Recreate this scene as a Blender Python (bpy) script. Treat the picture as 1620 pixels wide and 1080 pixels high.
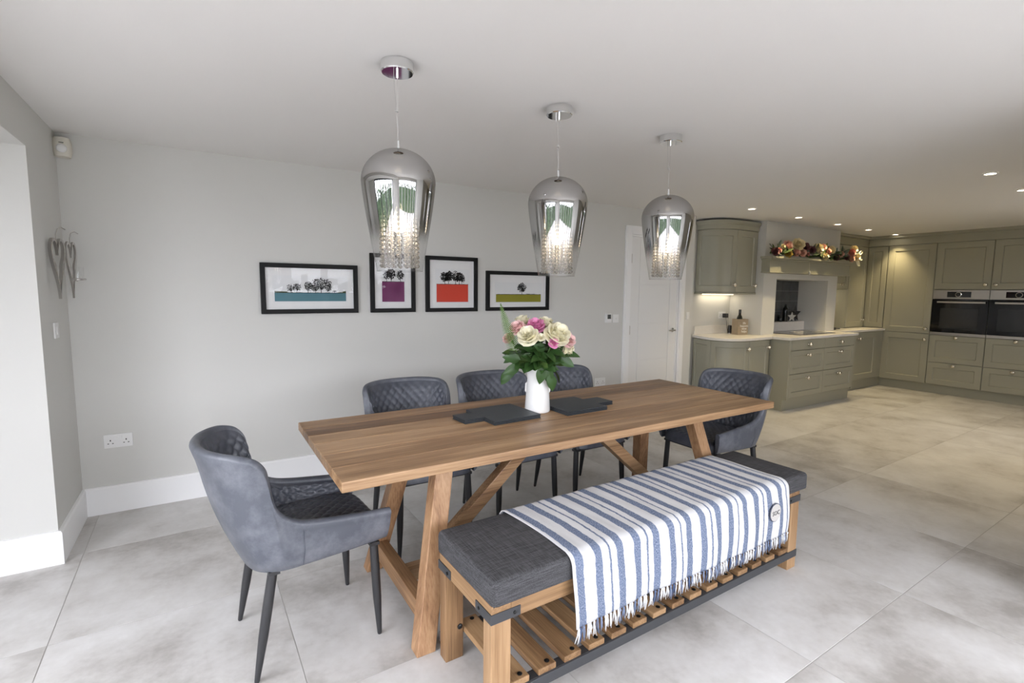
import bpy, bmesh, math, random
from mathutils import Vector, Matrix
from math import sin, cos, pi, radians, sqrt, atan2, hypot

for o in list(bpy.data.objects):
    bpy.data.objects.remove(o, do_unlink=True)
SC = bpy.context.scene
COL = SC.collection
RND = random.Random(7)

# ------------------------------------------------------------------ camera
F_PX, YAW, PITCH, ROLL, CAM_H = 792.18, 0.5535, 0.1008, 0.0092, 1.4796
fw = Vector((sin(YAW), cos(YAW), 0)); rt = Vector((cos(YAW), -sin(YAW), 0)); up = Vector((0, 0, 1))
w_ = fw * cos(PITCH) - up * sin(PITCH)
u2 = up * cos(PITCH) + fw * sin(PITCH)
r_ = rt * cos(ROLL) + u2 * sin(ROLL)
u_ = u2 * cos(ROLL) - rt * sin(ROLL)
cam_data = bpy.data.cameras.new('camera')
cam_data.sensor_width = 36.0
cam_data.lens = F_PX * 36.0 / 1620.0
cam_data.clip_start = 0.02
cam = bpy.data.objects.new('camera', cam_data)
COL.objects.link(cam)
cam.matrix_world = Matrix(((r_.x, u_.x, -w_.x, 0), (r_.y, u_.y, -w_.y, 0), (r_.z, u_.z, -w_.z, CAM_H), (0, 0, 0, 1)))
SC.camera = cam

# ------------------------------------------------------------------ world: soft overcast sky
world = bpy.data.worlds.new('overcast_sky')
SC.world = world
world.use_nodes = True
bg = world.node_tree.nodes['Background']
bg.inputs['Color'].default_value = (0.94, 0.962, 1.055, 1)
bg.inputs['Strength'].default_value = 13.5

SC.view_settings.view_transform = 'Standard'
SC.view_settings.look = 'None'
SC.view_settings.exposure = 0.0
SC.view_settings.gamma = 1.0
SC.view_settings.use_curve_mapping = False
try:
    SC.cycles.use_denoising = True
    SC.cycles.denoiser = 'OPENIMAGEDENOISE'
    SC.cycles.max_bounces = 12
    SC.cycles.diffuse_bounces = 6
    SC.cycles.glossy_bounces = 5
    SC.cycles.transparent_max_bounces = 24
    SC.cycles.sample_clamp_indirect = 6.0
    SC.cycles.caustics_reflective = False
    SC.cycles.caustics_refractive = False
except Exception:
    pass

# room measures
XL, YB, ZC = -0.71, 4.092, 2.40        # left wall, dining back wall, ceiling
YE, ZO = 3.449, 2.172                  # far jamb and head of the left opening
YK = 4.30                              # kitchen back wall
XR = 9.306                             # front of the tall units
XW = 9.93                              # right wall behind them
YF = -1.60                             # glazed wall behind the camera
XN, YN = 3.35, 0.50                    # corner where the kitchen's front wall begins
XG = -1.95                             # glazing line of the left opening

def portal(loc, rot, sx, sy):
    d = bpy.data.lights.new('daylight_portal', 'AREA')
    d.shape = 'RECTANGLE'; d.size = sx; d.size_y = sy
    d.cycles.is_portal = True
    o = bpy.data.objects.new('daylight_portal', d); COL.objects.link(o)
    o.location = loc; o.rotation_euler = rot
    return o
portal((XG - 0.06, 0.53, 1.08), (0, -pi / 2, 0), 2.15, 3.7)
portal((1.32, YF - 0.06, 1.08), (pi / 2, 0, 0), 3.9, 2.15)
portal((7.1, YN - 0.12, 1.60), (pi / 2, 0, 0), 1.0, 1.0)

# ------------------------------------------------------------------ materials
MATS = {}
def new_mat(name):
    m = bpy.data.materials.new(name); m.use_nodes = True
    nt = m.node_tree
    return m, nt, nt.nodes, nt.links, nt.nodes['Principled BSDF']
def plain(name, col, rough=0.5, metal=0.0, spec=None, bump=0.0, bscale=200.0, var=0.0, vscale=4.0, coat=0.0, sheen=0.0):
    m, nt, N, L, P = new_mat(name)
    P.inputs['Base Color'].default_value = (*col, 1)
    P.inputs['Roughness'].default_value = rough
    P.inputs['Metallic'].default_value = metal
    if spec is not None: P.inputs['Specular IOR Level'].default_value = spec
    if coat: P.inputs['Coat Weight'].default_value = coat
    if sheen: P.inputs['Sheen Weight'].default_value = sheen
    if bump or var:
        tc = N.new('ShaderNodeTexCoord')
    if bump:
        n = N.new('ShaderNodeTexNoise'); n.inputs['Scale'].default_value = bscale; n.inputs['Detail'].default_value = 3
        L.new(tc.outputs['Object'], n.inputs['Vector'])
        b = N.new('ShaderNodeBump'); b.inputs['Strength'].default_value = bump; b.inputs['Distance'].default_value = 0.002
        L.new(n.outputs['Fac'], b.inputs['Height']); L.new(b.outputs['Normal'], P.inputs['Normal'])
    if var:
        n = N.new('ShaderNodeTexNoise'); n.inputs['Scale'].default_value = vscale; n.inputs['Detail'].default_value = 4
        L.new(tc.outputs['Object'], n.inputs['Vector'])
        mx = N.new('ShaderNodeMix'); mx.data_type = 'RGBA'
        mx.inputs['A'].default_value = (*[c * (1 - var) for c in col], 1)
        mx.inputs['B'].default_value = (*[min(1, c * (1 + var)) for c in col], 1)
        L.new(n.outputs['Fac'], mx.inputs['Factor']); L.new(mx.outputs['Result'], P.inputs['Base Color'])
    MATS[name] = m
    return m
def emis(name, col, strength):
    m, nt, N, L, P = new_mat(name)
    P.inputs['Base Color'].default_value = (*col, 1)
    P.inputs['Emission Color'].default_value = (*col, 1)
    P.inputs['Emission Strength'].default_value = strength
    MATS[name] = m
    return m
def wood(name, dark, mid, light, axis, rough=0.45, scale=1.0):
    m, nt, N, L, P = new_mat(name)
    tc = N.new('ShaderNodeTexCoord'); oi = N.new('ShaderNodeObjectInfo')
    mp = N.new('ShaderNodeMapping')
    s = [9.0 * scale] * 3; s[axis] = 0.55 * scale
    mp.inputs['Scale'].default_value = s
    va = N.new('ShaderNodeVectorMath'); va.operation = 'MULTIPLY_ADD'
    L.new(oi.outputs['Random'], va.inputs[0]); va.inputs[1].default_value = (17.3, 9.1, 23.7)
    L.new(tc.outputs['Object'], va.inputs[2]); L.new(va.outputs[0], mp.inputs['Vector'])
    n1 = N.new('ShaderNodeTexNoise'); n1.inputs['Scale'].default_value = 1.6; n1.inputs['Detail'].default_value = 6; n1.inputs['Distortion'].default_value = 0.7
    L.new(mp.outputs[0], n1.inputs['Vector'])
    mp2 = N.new('ShaderNodeMapping'); s2 = [90.0 * scale] * 3; s2[axis] = 3.0 * scale
    mp2.inputs['Scale'].default_value = s2; L.new(va.outputs[0], mp2.inputs['Vector'])
    n2 = N.new('ShaderNodeTexNoise'); n2.inputs['Scale'].default_value = 1.5; n2.inputs['Detail'].default_value = 4
    L.new(mp2.outputs[0], n2.inputs['Vector'])
    ad = N.new('ShaderNodeMath'); ad.operation = 'MULTIPLY_ADD'; ad.inputs[1].default_value = 0.45
    L.new(n2.outputs['Fac'], ad.inputs[0])
    sc_ = N.new('ShaderNodeMath'); sc_.operation = 'MULTIPLY'; sc_.inputs[1].default_value = 0.6
    L.new(n1.outputs['Fac'], sc_.inputs[0]); L.new(sc_.outputs[0], ad.inputs[2])
    ra = N.new('ShaderNodeMath'); ra.operation = 'MULTIPLY_ADD'; ra.inputs[1].default_value = 0.22
    L.new(oi.outputs['Random'], ra.inputs[0]); 
    sb = N.new('ShaderNodeMath'); sb.operation = 'SUBTRACT'; sb.inputs[1].default_value = 0.11
    L.new(ad.outputs[0], ra.inputs[2]); L.new(ra.outputs[0], sb.inputs[0])
    cr = N.new('ShaderNodeValToRGB')
    cr.color_ramp.elements[0].position = 0.36; cr.color_ramp.elements[0].color = (*dark, 1)
    cr.color_ramp.elements[1].position = 0.70; cr.color_ramp.elements[1].color = (*light, 1)
    e = cr.color_ramp.elements.new(0.52); e.color = (*mid, 1)
    L.new(sb.outputs[0], cr.inputs['Fac']); L.new(cr.outputs['Color'], P.inputs['Base Color'])
    b = N.new('ShaderNodeBump'); b.inputs['Strength'].default_value = 0.25; b.inputs['Distance'].default_value = 0.0015
    L.new(n2.outputs['Fac'], b.inputs['Height']); L.new(b.outputs['Normal'], P.inputs['Normal'])
    P.inputs['Roughness'].default_value = rough
    MATS[name] = m
    return m

plain('wall_paint', (0.63, 0.625, 0.597), 0.85, bump=0.06, bscale=350)
plain('ceiling_paint', (0.80, 0.785, 0.76), 0.9)
plain('white_paint', (0.86, 0.86, 0.86), 0.4)
plain('door_paint', (0.80, 0.80, 0.79), 0.4)
plain('grout', (0.46, 0.445, 0.42), 0.9)
plain('frame_grey', (0.10, 0.105, 0.11), 0.45)
plain('window_white', (0.8, 0.8, 0.8), 0.4)
plain('plastic_white', (0.78, 0.78, 0.77), 0.35)
plain('plastic_cream', (0.66, 0.63, 0.55), 0.45)
plain('slot_black', (0.02, 0.02, 0.02), 0.6)
plain('chrome', (0.80, 0.80, 0.80), 0.06, 1.0)
plain('steel_brushed', (0.52, 0.50, 0.47), 0.32, 1.0)
plain('pewter', (0.78, 0.74, 0.66), 0.18, 1.0)
plain('hammered_metal', (0.62, 0.60, 0.58), 0.25, 1.0, bump=0.5, bscale=60)
plain('black_metal', (0.022, 0.022, 0.024), 0.42)
plain('strap_metal', (0.055, 0.057, 0.062), 0.5, 0.3)
plain('bolt_black', (0.012, 0.012, 0.012), 0.4, 0.4)
plain('cabinet_paint', (0.345, 0.335, 0.262), 0.42)
plain('worktop_quartz', (0.78, 0.75, 0.70), 0.25, var=0.05, vscale=30)
plain('oven_glass', (0.006, 0.006, 0.007), 0.06)
plain('oven_window', (0.022, 0.023, 0.024), 0.10)
plain('hob_glass', (0.012, 0.012, 0.013), 0.08)
plain('slate_black', (0.034, 0.040, 0.047), 0.5, bump=0.35, bscale=90)
plain('ceramic_white', (0.86, 0.86, 0.85), 0.15, coat=0.3)
plain('picture_black', (0.008, 0.008, 0.008), 0.5, spec=0.2)
plain('mount_card', (0.80, 0.80, 0.80), 0.8)
plain('print_paper', (0.76, 0.77, 0.78), 0.8)
plain('ink_black', (0.018, 0.018, 0.02), 0.8)
plain('ink_teal', (0.085, 0.20, 0.245), 0.8, var=0.12, vscale=9)
plain('ink_olive_dark', (0.05, 0.06, 0.02), 0.8)
plain('ink_purple', (0.155, 0.024, 0.105), 0.8, var=0.08, vscale=9)
plain('ink_red', (0.62, 0.055, 0.028), 0.8, var=0.05, vscale=9)
plain('ink_olive', (0.27, 0.25, 0.022), 0.8, var=0.10, vscale=9)
plain('leaf_green', (0.035, 0.085, 0.02), 0.42, var=0.45, vscale=18)
plain('leaf_light', (0.075, 0.135, 0.03), 0.5, var=0.35, vscale=18)
plain('stem_green', (0.06, 0.12, 0.03), 0.5)
plain('fern_green', (0.085, 0.17, 0.025), 0.5, var=0.3, vscale=20)
plain('rose_cream', (0.87, 0.83, 0.64), 0.6, var=0.05, vscale=25)
plain('rose_pink', (0.78, 0.30, 0.52), 0.6, var=0.15, vscale=25)
plain('rose_blush', (0.86, 0.60, 0.58), 0.6, var=0.14, vscale=25)
plain('silk_cream', (0.80, 0.70, 0.44), 0.7, var=0.12, vscale=30)
plain('silk_pink', (0.62, 0.27, 0.22), 0.7, var=0.2, vscale=30)
plain('silk_blush', (0.72, 0.42, 0.33), 0.7, var=0.15, vscale=30)
plain('silk_mustard', (0.45, 0.30, 0.05), 0.7, var=0.2, vscale=30)
plain('silk_plum', (0.13, 0.045, 0.05), 0.7, var=0.25, vscale=30)
plain('silk_leaf', (0.045, 0.075, 0.018), 0.7, var=0.4, vscale=20)
plain('silk_leaf_grey', (0.10, 0.13, 0.10), 0.7, var=0.3, vscale=20)
plain('ribbon_cream', (0.80, 0.76, 0.62), 0.5)
plain('box_wood', (0.30, 0.24, 0.17), 0.8, var=0.2, vscale=25)
plain('text_white', (0.85, 0.84, 0.80), 0.7)
plain('text_grey', (0.06, 0.06, 0.06), 0.8)
plain('bottle_dark', (0.010, 0.012, 0.010), 0.12)
plain('star_dark', (0.03, 0.028, 0.026), 0.7)
plain('star_white', (0.55, 0.54, 0.50), 0.8, var=0.2, vscale=40)
plain('splash_tile', (0.075, 0.078, 0.082), 0.35, var=0.45, vscale=14)
plain('alcove_paint', (0.55, 0.54, 0.55), 0.8)
plain('patch_felt', (0.50, 0.48, 0.46), 0.9)
plain('patch_edge', (0.07, 0.08, 0.12), 0.9)
plain('patio_stone', (0.32, 0.31, 0.30), 0.9, var=0.2, vscale=1.5)
plain('hedge_leaf', (0.035, 0.062, 0.028), 0.8, var=0.5, vscale=6)
plain('screen_dark', (0.015, 0.016, 0.014), 0.2)
emis('spot_lens', (1.0, 0.86, 0.66), 14.0)
emis('bulb_glow', (1.0, 0.82, 0.56), 10.0)
emis('strip_glow', (1.0, 0.86, 0.62), 5.0)

wood('oak_x', (0.135, 0.068, 0.030), (0.285, 0.165, 0.082), (0.45, 0.285, 0.155), 0, 0.42)
wood('oak_y', (0.17, 0.085, 0.038), (0.30, 0.165, 0.077), (0.41, 0.245, 0.125), 1, 0.5)
wood('oak_z', (0.20, 0.10, 0.046), (0.345, 0.19, 0.095), (0.46, 0.28, 0.15), 2, 0.5)
wood('bench_x', (0.17, 0.09, 0.040), (0.29, 0.17, 0.080), (0.39, 0.245, 0.125), 0, 0.55)
wood('bench_y', (0.15, 0.078, 0.034), (0.265, 0.152, 0.070), (0.37, 0.228, 0.115), 1, 0.55)
wood('bench_z', (0.17, 0.09, 0.040), (0.295, 0.172, 0.082), (0.40, 0.25, 0.13), 2, 0.55)

def floor_material():
    m, nt, N, L, P = new_mat('floor_tile')
    tc = N.new('ShaderNodeTexCoord'); oi = N.new('ShaderNodeObjectInfo')
    va = N.new('ShaderNodeVectorMath'); va.operation = 'MULTIPLY_ADD'
    L.new(oi.outputs['Random'], va.inputs[0]); va.inputs[1].default_value = (31.0, 57.0, 11.0)
    L.new(tc.outputs['Object'], va.inputs[2])
    n1 = N.new('ShaderNodeTexNoise'); n1.inputs['Scale'].default_value = 2.6; n1.inputs['Detail'].default_value = 7; n1.inputs['Roughness'].default_value = 0.58
    L.new(va.outputs[0], n1.inputs['Vector'])
    n2 = N.new('ShaderNodeTexNoise'); n2.inputs['Scale'].default_value = 34; n2.inputs['Detail'].default_value = 4
    L.new(va.outputs[0], n2.inputs['Vector'])
    ad = N.new('ShaderNodeMath'); ad.operation = 'MULTIPLY_ADD'; ad.inputs[1].default_value = 0.16
    L.new(n2.outputs['Fac'], ad.inputs[0]); L.new(n1.outputs['Fac'], ad.inputs[2])
    r2 = N.new('ShaderNodeMath'); r2.operation = 'MULTIPLY_ADD'; r2.inputs[1].default_value = 0.12
    L.new(oi.outputs['Random'], r2.inputs[0]); L.new(ad.outputs[0], r2.inputs[2])
    cr = N.new('ShaderNodeValToRGB')
    cr.color_ramp.elements[0].position = 0.44; cr.color_ramp.elements[0].color = (0.36, 0.338, 0.312, 1)
    cr.color_ramp.elements[1].position = 0.84; cr.color_ramp.elements[1].color = (0.655, 0.645, 0.63, 1)
    e = cr.color_ramp.elements.new(0.62); e.color = (0.535, 0.518, 0.495, 1)
    L.new(r2.outputs[0], cr.inputs['Fac']); L.new(cr.outputs['Color'], P.inputs['Base Color'])
    mr = N.new('ShaderNodeMapRange'); mr.inputs['To Min'].default_value = 0.34; mr.inputs['To Max'].default_value = 0.5
    L.new(n1.outputs['Fac'], mr.inputs['Value']); L.new(mr.outputs[0], P.inputs['Roughness'])
    MATS['floor_tile'] = m
floor_material()

def leather(name, base, light, rough, amount):
    m, nt, N, L, P = new_mat(name)
    tc = N.new('ShaderNodeTexCoord')
    n1 = N.new('ShaderNodeTexNoise'); n1.inputs['Scale'].default_value = 9; n1.inputs['Detail'].default_value = 9; n1.inputs['Roughness'].default_value = 0.68
    L.new(tc.outputs['Object'], n1.inputs['Vector'])
    cr = N.new('ShaderNodeValToRGB')
    cr.color_ramp.elements[0].position = 0.42; cr.color_ramp.elements[0].color = (*base, 1)
    cr.color_ramp.elements[1].position = 0.42 + 0.36 / max(amount, .01); cr.color_ramp.elements[1].color = (*light, 1)
    L.new(n1.outputs['Fac'], cr.inputs['Fac']); L.new(cr.outputs['Color'], P.inputs['Base Color'])
    v = N.new('ShaderNodeTexNoise'); v.inputs['Scale'].default_value = 260; v.inputs['Detail'].default_value = 2
    L.new(tc.outputs['Object'], v.inputs['Vector'])
    b = N.new('ShaderNodeBump'); b.inputs['Strength'].default_value = 0.18; b.inputs['Distance'].default_value = 0.001
    L.new(v.outputs['Fac'], b.inputs['Height']); L.new(b.outputs['Normal'], P.inputs['Normal'])
    P.inputs['Roughness'].default_value = rough
    MATS[name] = m
leather('leather_shell', (0.078, 0.085, 0.104), (0.185, 0.193, 0.218), 0.40, 1.0)
leather('leather_quilt_shaded', (0.060, 0.066, 0.084), (0.105, 0.112, 0.135), 0.38, 1.0)  # same leather as the shell, colour darkened for the shade inside the chair

def weave(name, a, b_, sc=260):
    m, nt, N, L, P = new_mat(name)
    tc = N.new('ShaderNodeTexCoord')
    fac = None
    for s in ((sc, sc * .05, sc), (sc * .05, sc, sc)):
        mp = N.new('ShaderNodeMapping'); mp.inputs['Scale'].default_value = s
        L.new(tc.outputs['Object'], mp.inputs['Vector'])
        n = N.new('ShaderNodeTexNoise'); n.inputs['Scale'].default_value = 1.0; n.inputs['Detail'].default_value = 2
        L.new(mp.outputs[0], n.inputs['Vector'])
        if fac is None: fac = n.outputs['Fac']
        else:
            ad = N.new('ShaderNodeMath'); ad.operation = 'ADD'; L.new(fac, ad.inputs[0]); L.new(n.outputs['Fac'], ad.inputs[1]); fac = ad.outputs[0]
    cr = N.new('ShaderNodeValToRGB')
    cr.color_ramp.elements[0].position = 0.0; cr.color_ramp.elements[1].position = 1.0
    mr = N.new('ShaderNodeMapRange'); mr.inputs['From Min'].default_value = 0.75; mr.inputs['From Max'].default_value = 1.25
    L.new(fac, mr.inputs['Value']); L.new(mr.outputs[0], cr.inputs['Fac'])
    cr.color_ramp.elements[0].color = (*a, 1); cr.color_ramp.elements[1].color = (*b_, 1)
    L.new(cr.outputs['Color'], P.inputs['Base Color'])
    bm_ = N.new('ShaderNodeBump'); bm_.inputs['Strength'].default_value = 0.35; bm_.inputs['Distance'].default_value = 0.0015
    L.new(mr.outputs[0], bm_.inputs['Height']); L.new(bm_.outputs['Normal'], P.inputs['Normal'])
    P.inputs['Roughness'].default_value = 0.9
    P.inputs['Specular IOR Level'].default_value = 0.2
    MATS[name] = m
weave('bench_fabric', (0.040, 0.040, 0.042), (0.092, 0.091, 0.096))

STRIPE_P = 0.2
def throw_material(name):
    m, nt, N, L, P = new_mat(name)
    uv = N.new('ShaderNodeUVMap'); uv.uv_map = 'UVMap'
    nz = N.new('ShaderNodeTexNoise'); nz.inputs['Scale'].default_value = 30; nz.inputs['Detail'].default_value = 4
    L.new(uv.outputs[0], nz.inputs['Vector'])
    sx = N.new('ShaderNodeSeparateXYZ'); L.new(uv.outputs[0], sx.inputs[0])
    wob = N.new('ShaderNodeMath'); wob.operation = 'MULTIPLY_ADD'; wob.inputs[1].default_value = 0.010
    L.new(nz.outputs['Fac'], wob.inputs[0]); L.new(sx.outputs['X'], wob.inputs[2])
    dv = N.new('ShaderNodeMath'); dv.operation = 'DIVIDE'; dv.inputs[1].default_value = STRIPE_P
    L.new(wob.outputs[0], dv.inputs[0])
    fr = N.new('ShaderNodeMath'); fr.operation = 'FRACT'; L.new(dv.outputs[0], fr.inputs[0])
    cr = N.new('ShaderNodeValToRGB'); cr.color_ramp.interpolation = 'CONSTANT'
    stops = [(0.0, 1), (0.065, 0), (0.20, 1), (0.375, 0), (0.645, 1), (0.82, 0)]
    el = cr.color_ramp.elements
    el[0].position = 0.0; el[0].color = (1, 1, 1, 1)
    el[1].position = 0.045; el[1].color = (0, 0, 0, 1)
    for p, v in ((0.185, 1), (0.365, 0), (0.645, 1), (0.825, 0)):
        e = el.new(p); e.color = (v, v, v, 1)
    L.new(fr.outputs[0], cr.inputs['Fac'])
    # woven flecks
    mp = N.new('ShaderNodeMapping'); mp.inputs['Scale'].default_value = (900, 130, 1)
    L.new(uv.outputs[0], mp.inputs['Vector'])
    fl = N.new('ShaderNodeTexNoise'); fl.inputs['Scale'].default_value = 1; fl.inputs['Detail'].default_value = 3
    L.new(mp.outputs[0], fl.inputs['Vector'])
    fr2 = N.new('ShaderNodeValToRGB'); fr2.color_ramp.elements[0].position = 0.42; fr2.color_ramp.elements[1].position = 0.66
    fr2.color_ramp.elements[0].color = (0.075, 0.105, 0.185, 1); fr2.color_ramp.elements[1].color = (0.34, 0.38, 0.47, 1)
    L.new(fl.outputs['Fac'], fr2.inputs['Fac'])
    mx = N.new('ShaderNodeMix'); mx.data_type = 'RGBA'
    mx.inputs['A'].default_value = (0.62, 0.62, 0.625, 1)
    L.new(cr.outputs['Color'], mx.inputs['Factor']); L.new(fr2.outputs['Color'], mx.inputs['B'])
    L.new(mx.outputs['Result'], P.inputs['Base Color'])
    b = N.new('ShaderNodeBump'); b.inputs['Strength'].default_value = 0.5; b.inputs['Distance'].default_value = 0.002
    L.new(fl.outputs['Fac'], b.inputs['Height']); L.new(b.outputs['Normal'], P.inputs['Normal'])
    P.inputs['Roughness'].default_value = 0.95; P.inputs['Specular IOR Level'].default_value = 0.15
    MATS[name] = m
throw_material('throw_stripes')

def schlick(N, L, f0=0.04):
    lw = N.new('ShaderNodeLayerWeight'); lw.inputs['Blend'].default_value = 0.5
    pw = N.new('ShaderNodeMath'); pw.operation = 'POWER'; pw.inputs[1].default_value = 5.0
    L.new(lw.outputs['Facing'], pw.inputs[0])
    ma = N.new('ShaderNodeMath'); ma.operation = 'MULTIPLY_ADD'; ma.inputs[1].default_value = 1 - f0; ma.inputs[2].default_value = f0
    L.new(pw.outputs[0], ma.inputs[0])
    return ma
def thin_glass(name, tint=(1, 1, 1), refl=1.0, rough=0.0):
    m = bpy.data.materials.new(name); m.use_nodes = True
    nt = m.node_tree; N = nt.nodes; L = nt.links
    N.remove(N['Principled BSDF'])
    out = N['Material Output']
    tr = N.new('ShaderNodeBsdfTransparent'); tr.inputs['Color'].default_value = (*tint, 1)
    gl = N.new('ShaderNodeBsdfGlossy'); gl.inputs['Roughness'].default_value = rough
    fz = schlick(N, L)
    ml = N.new('ShaderNodeMath'); ml.operation = 'MULTIPLY'; ml.inputs[1].default_value = refl; ml.use_clamp = True
    L.new(fz.outputs[0], ml.inputs[0])
    mx = N.new('ShaderNodeMixShader')
    L.new(ml.outputs[0], mx.inputs[0]); L.new(tr.outputs[0], mx.inputs[1]); L.new(gl.outputs[0], mx.inputs[2])
    L.new(mx.outputs[0], out.inputs['Surface'])
    MATS[name] = m
thin_glass('window_glass', (0.985, 0.985, 0.985), 1.0)
thin_glass('picture_glass', (0.99, 0.99, 0.99), 0.2)

def crystal():
    m = bpy.data.materials.new('crystal'); m.use_nodes = True
    nt = m.node_tree; N = nt.nodes; L = nt.links
    N.remove(N['Principled BSDF']); out = N['Material Output']
    tr = N.new('ShaderNodeBsdfTransparent'); tr.inputs['Color'].default_value = (0.95, 0.95, 0.95, 1)
    gl = N.new('ShaderNodeBsdfGlossy'); gl.inputs['Roughness'].default_value = 0.03
    tl = N.new('ShaderNodeBsdfTranslucent'); tl.inputs['Color'].default_value = (0.65, 0.64, 0.62, 1)
    m1 = N.new('ShaderNodeMixShader'); m1.inputs[0].default_value = 0.45
    L.new(tr.outputs[0], m1.inputs[1]); L.new(tl.outputs[0], m1.inputs[2])
    lw = N.new('ShaderNodeLayerWeight'); lw.inputs['Blend'].default_value = 0.45
    m2 = N.new('ShaderNodeMixShader')
    L.new(lw.outputs['Facing'], m2.inputs[0]); L.new(m1.outputs[0], m2.inputs[1]); L.new(gl.outputs[0], m2.inputs[2])
    L.new(m2.outputs[0], out.inputs['Surface'])
    MATS['crystal'] = m
crystal()

def mirror_glass():
    # smoked mirror coating at the top of the shade fading into clear glass lower down
    m = bpy.data.materials.new('mirror_fade_glass'); m.use_nodes = True
    nt = m.node_tree; N = nt.nodes; L = nt.links
    N.remove(N['Principled BSDF']); out = N['Material Output']
    tc = N.new('ShaderNodeTexCoord'); sx = N.new('ShaderNodeSeparateXYZ'); L.new(tc.outputs['Object'], sx.inputs[0])
    mr = N.new('ShaderNodeMapRange'); mr.interpolation_type = 'SMOOTHSTEP'
    mr.inputs['From Min'].default_value = -0.735; mr.inputs['From Max'].default_value = -0.600
    mr.inputs['To Min'].default_value = 0.0; mr.inputs['To Max'].default_value = 0.95
    L.new(sx.outputs['Z'], mr.inputs['Value'])
    tr = N.new('ShaderNodeBsdfTransparent'); tr.inputs['Color'].default_value = (0.95, 0.95, 0.95, 1)
    gl = N.new('ShaderNodeBsdfGlossy'); gl.inputs['Roughness'].default_value = 0.02; gl.inputs['Color'].default_value = (0.50, 0.495, 0.49, 1)
    gc = N.new('ShaderNodeBsdfGlossy'); gc.inputs['Roughness'].default_value = 0.0
    fz = schlick(N, L, 0.06)
    c = N.new('ShaderNodeMixShader'); L.new(fz.outputs[0], c.inputs[0]); L.new(tr.outputs[0], c.inputs[1]); L.new(gc.outputs[0], c.inputs[2])
    mx = N.new('ShaderNodeMixShader'); L.new(mr.outputs[0], mx.inputs[0]); L.new(c.outputs[0], mx.inputs[1]); L.new(gl.outputs[0], mx.inputs[2])
    L.new(mx.outputs[0], out.inputs['Surface'])
    MATS['mirror_fade_glass'] = m
mirror_glass()

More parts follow.
